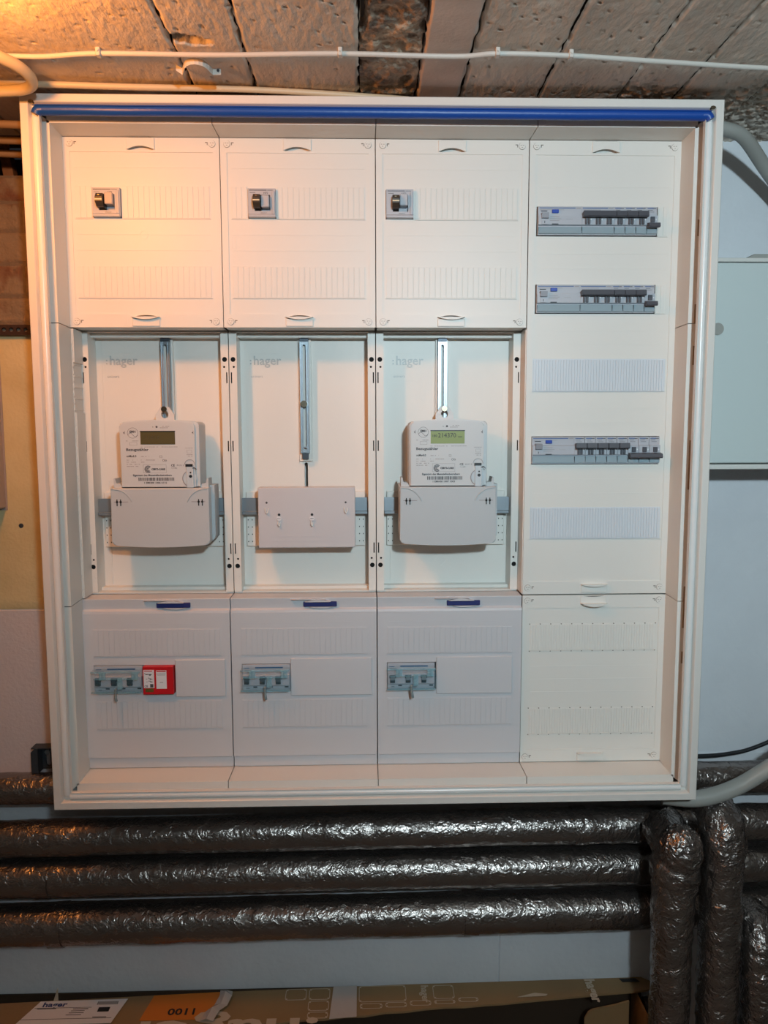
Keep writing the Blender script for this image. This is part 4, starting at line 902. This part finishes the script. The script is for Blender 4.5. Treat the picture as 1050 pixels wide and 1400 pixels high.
solo('perforated_strip', m, [mat('rusty_steel', (54, 34, 24), 0.7, metal=0.3), mat('pale_mortar', (120, 106, 92), 0.9)], 'dark perforated metal strip between bare masonry and cream plaster', 'metal strip', at=(-0.64, 0.2, 0.225))
t = thing('steel_angle', 'dark slotted steel mounting bracket beside the cabinet bottom left corner', 'mounting bracket', (-0.61, 0.2, -0.57))
m = M().plate([(-0.632, -0.566), (-0.632, -0.526), (-0.626, -0.520), (-0.6195, -0.520), (-0.6195, -0.566)], [], 0.168, 0.170).plate(rect(-0.6195, -0.596, -0.566, -0.520), [oval(-0.6095, -0.556, -0.536, 0.0040)], 0.1895, 0.192)
m.box(-0.6205, -0.6195, 0.170, 0.192, -0.566, -0.520).box(-0.632, -0.630, 0.17, 0.2, -0.566, -0.528).box(-0.632, -0.5235, 0.170, 0.192, -0.5205, -0.5185).box(-0.596, -0.5235, 0.1895, 0.192, -0.566, -0.5205)
part('angle', m, mat('dark_steel', (66, 74, 82), 0.45, metal=0.5), t)
part('bolt', M().disc(-0.6095, -0.533, 0.0052, 0.186, 0.1893, 6), ZINC, t)
solo('wall_plug', M().disc(-0.6420, -0.1125, 0.0042, 0.2000, 0.2015, 12).disc(-0.6420, -0.1125, 0.0022, 0.1992, 0.2000, 10), DZINC, 'small dark wall plug in the cream plaster', 'wall plug', at=(-0.642, 0.2015, -0.1125))

# ------------------------------------------------------------------ cardboard packaging on the floor
t = thing('cardboard_box', 'long brown cardboard packaging box with torn top flap on the floor under the pipes', 'cardboard box', (-0.2, 0.15, ZF))
H = -1.02
back = [(-1.05, 0.150), (-0.7127, 0.1663), (-0.305, 0.183), (0.05, 0.192), (0.36, 0.198), (0.52, 0.1995)]
front = [(0.548, 0.178), (0.5205, 0.1655)]
rg = random.Random(2); nfr = 40
for k in range(nfr + 1):
    x = 0.50 - 1.50 * k / nfr
    y = 0.162 + (0.105 - 0.162) * min(1, (0.50 - x) / 0.66) + (-0.05 * max(0, (-0.157 - x)) * 1.2)
    front.append((x, y + 0.0035 * N3(x * 26, 0, 0)))
lp = back + front; n = len(lp)
def hz(x, y):     # the flap is slightly wavy
    return H + 0.003 * N3(x * 6, y * 9, 0) - 0.0
bm = bmesh.new()
a = [bm.verts.new((x, y, hz(x, y) + 0.004)) for x, y in lp]
es = [bm.edges.new((a[i], a[(i + 1) % n])) for i in range(n)]
bmesh.ops.triangle_fill(bm, use_beauty=True, edges=es, normal=(0, 0, 1))
bmesh.ops.recalc_face_normals(bm, faces=bm.faces)
ex = bmesh.ops.extrude_face_region(bm, geom=bm.faces[:])
for v in ex['geom']:
    if isinstance(v, bmesh.types.BMVert): v.co.z -= 0.004
flap = part('top_flap', M().bm(bm), CARD, t)
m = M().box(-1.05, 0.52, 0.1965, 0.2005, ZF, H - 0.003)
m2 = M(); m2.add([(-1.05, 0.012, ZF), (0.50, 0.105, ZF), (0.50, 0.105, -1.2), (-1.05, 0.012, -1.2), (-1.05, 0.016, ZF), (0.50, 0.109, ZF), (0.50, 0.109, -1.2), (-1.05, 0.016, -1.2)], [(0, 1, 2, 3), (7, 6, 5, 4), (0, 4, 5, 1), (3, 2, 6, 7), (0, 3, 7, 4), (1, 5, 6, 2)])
part('back_panel', m, mat('shade_dark_cardboard', (62, 46, 32), 0.9), t, 'inner wall coloured dark for the shade inside'); part('front_panel', m2, CARD, t)  # back panel's dark brown stands in for the shade inside the box
part('bottom_panel', M().prism([(0, 0), (1, 0), (1, 1)], 0, 0.001) if False else M().add([(-1.05, 0.016, ZF), (0.5, 0.109, ZF), (0.5, 0.196, ZF), (-1.05, 0.196, ZF), (-1.05, 0.016, ZF + 0.004), (0.5, 0.109, ZF + 0.004), (0.5, 0.196, ZF + 0.004), (-1.05, 0.196, ZF + 0.004)], [(0, 1, 2, 3), (7, 6, 5, 4), (0, 4, 5, 1), (1, 5, 6, 2), (2, 6, 7, 3), (3, 7, 4, 0)]), CARD, t)
part('end_flap', M().plate([(0.395, -1.3), (0.395, -1.062), (0.402, -1.049), (0.41, -1.044), (0.455, -1.035), (0.48, -1.028), (0.48, -1.3)], [], 0.150, 0.154), CARD, t)
part('end_panel', M().box(0.500, 0.504, 0.110, 0.196, ZF + 0.004, -1.03), CARD, t)
# printing and labels on the flap, upside down as seen from the front
def on_flap(x, y, sx=1.0, flip=True, dz=0.0048):
    zt = H + 0.006
    R = Matrix.Rotation(math.pi if flip else 0, 4, 'Z')
    return Matrix.Translation((x, y, zt + dz - 0.0048)) @ R @ Matrix.Scale(sx, 4)
def fl_quad(q, th=0.0006, dz=0.0):
    z = H + 0.0058 + dz; return M().add([(x, y, z) for x, y in q] + [(x, y, z + th) for x, y in q], [(0, 1, 2, 3), (7, 6, 5, 4), (0, 4, 5, 1), (1, 5, 6, 2), (2, 6, 7, 3), (3, 7, 4, 0)])
part('orange_panel', fl_quad([(-0.437, 0.1125), (-0.300, 0.112), (-0.3015, 0.181), (-0.426, 0.1755)]), ORANGE, flap, 'orange printed area')
part('lettering', M().text('1100', 0.022, 0, 0, 0, mtx=on_flap(-0.335, 0.139, dz=0.006), ext=0.0002, wx=1.25, bold=0.0004), BLKTXT, flap)
part('lettering', M().text(':hager', 0.098, 0, 0, 0, mtx=on_flap(-0.105, 0.108, dz=0.0056), ext=0.0002, wx=1.5, bold=0.0015), CARDP, flap)
lbl = fl_quad([(-0.660, 0.108), (-0.487, 0.108), (-0.4736, 0.168), (-0.636, 0.1655)], 0.0006, 0.0006)
part('white_label', lbl, PAPER, flap, 'white printed shipping label')
ld = M().text('hager', 0.016, 0, 0, 0, mtx=on_flap(-0.628, 0.151, flip=False, dz=0.0062), ext=0.0001, wx=1.25, bold=0.0005)
part('lettering', ld, BLUETXT, flap)
m = M()
zt = H + 0.0072
def seg(x0, x1, y0, y1): m.box(x0, x1, y0, y1, zt, zt + 0.0003)
for q in range(14): seg(-0.527 + q * 0.0028, -0.5257 + q * 0.0028, 0.154, 0.162)
seg(-0.521, -0.500, 0.136, 0.147); seg(-0.640, -0.535, 0.1475, 0.1480); seg(-0.568, -0.540, 0.1435, 0.1450); seg(-0.570, -0.545, 0.139, 0.1400); seg(-0.572, -0.545, 0.134, 0.135); seg(-0.576, -0.548, 0.129, 0.130); seg(-0.655, -0.49, 0.1200, 0.1206); seg(-0.635, -0.600, 0.1455, 0.1468); seg(-0.525, -0.50, 0.122, 0.1235)
part('label_print', m, BLKTXT, flap, kind='stuff')
# window outlines printed on the cardboard
m = M(); zt = H + 0.0062
def rr(x0, x1, y0, y1, wd=0.0012):
    for a in ((x0 + .004, x1 - .004, y0, y0 + wd), (x0 + .004, x1 - .004, y1 - wd, y1), (x0, x0 + wd, y0 + .004, y1 - .004), (x1 - wd, x1, y0 + .004, y1 - .004), (x0 + .001, x0 + .0045, y0 + .001, y0 + .0045), (x1 - .0045, x1 - .001, y0 + .001, y0 + .0045), (x0 + .001, x0 + .0045, y1 - .0045, y1 - .001), (x1 - .0045, x1 - .001, y1 - .0045, y1 - .001)): m.box(*a, zt, zt + 0.0002)
for a in ((-0.176, -0.136, 0.155, 0.184), (-0.131, -0.091, 0.155, 0.184), (-0.131, -0.092, 0.127, 0.152), (-0.131, -0.093, 0.108, 0.124), (-0.036, 0.054, 0.146, 0.188), (-0.034, 0.008, 0.129, 0.142), (0.014, 0.054, 0.131, 0.144), (0.060, 0.100, 0.134, 0.147), (0.106, 0.146, 0.150, 0.186), (0.106, 0.146, 0.137, 0.147), (0.152, 0.190, 0.141, 0.152)): rr(*a)
part('printed_outlines', m, CARDP, flap, kind='stuff')
part('lettering', M().text('hager', 0.020, 0, 0, 0, mtx=Matrix.Translation((0.084, 0.186, H + 0.0068)) @ Matrix.Rotation(-math.pi / 2, 4, 'Z'), ext=0.0002, bold=0.0004), CARDP, flap)
part('lettering', M().text('hager', 0.034, 0, 0, 0, mtx=Matrix.Translation((0.405, 0.193, H + 0.0068)) @ Matrix.Rotation(-math.pi / 2, 4, 'Z') @ Matrix.Scale(0.8, 4), ext=0.0002, bold=0.0012), CARDP, flap)
part('torn_patch', fl_quad([(0.265, 0.150), (0.320, 0.152), (0.324, 0.156), (0.300, 0.160), (0.262, 0.158)][:4]), CARDP, flap)
part('dark_square', fl_quad([(0.478, 0.184), (0.512, 0.184), (0.506, 0.193), (0.474, 0.193)]), BLKTXT, flap)
part('tape', fl_quad([(-0.090, 0.106), (-0.040, 0.110), (-0.040, 0.1895), (-0.085, 0.1885)], 0.0005, 0.0004), TAPE, flap, 'strip of clear packing tape')
tp = M()
pts2 = [(-0.302, 0.183), (-0.300, 0.165), (-0.306, 0.145), (-0.318, 0.126), (-0.325, 0.104)]
vs = []
for k, (x, y) in enumerate(pts2):
    wz = 0.012 * abs(math.sin(k * 1.7)); vs += [(x, y, H + 0.008 + wz * 0.3), (x + 0.012, y - 0.001, H + 0.009 + wz), (x + 0.024, y - 0.003, H + 0.008 + wz * 0.5)]
tp.add(vs, [(3 * k + j, 3 * k + j + 1, 3 * k + j + 4, 3 * k + j + 3) for k in range(4) for j in range(2)], False)
ob = part('tape', tp, TAPE, flap, 'crumpled loose tape'); md = ob.modifiers.new('s', 'SOLIDIFY'); md.thickness = 0.0004
part('torn_corner', M().add([(-0.613, 0.166, H + 0.006), (-0.604, 0.166, H + 0.006), (-0.603, 0.164, H + 0.034), (-0.613, 0.168, H + 0.006), (-0.604, 0.168, H + 0.006), (-0.603, 0.166, H + 0.034)], [(0, 1, 2), (5, 4, 3), (0, 3, 4, 1), (1, 4, 5, 2), (2, 5, 3, 0)]), CARDP, flap)
# valve body on the floor pipe at the lower right
t = thing('drain_valve', 'dark valve stub between the cardboard box and the standing pipe', 'valve', (0.535, 0.17, ZF))
part('riser', M().tube([(0.535, 0.17, ZF + 0.001), (0.535, 0.17, -1.04)], 0.010, 14), DZINC, t)
part('valve_body', M().tube([(0.515, 0.17, -1.052), (0.556, 0.17, -1.052)], 0.014, 16).tube([(0.535, 0.17, -1.09), (0.535, 0.17, -1.06)], 0.016, 8), DZINC, t)
for o in bpy.data.objects:
    if '_b' in o: del o['_b']
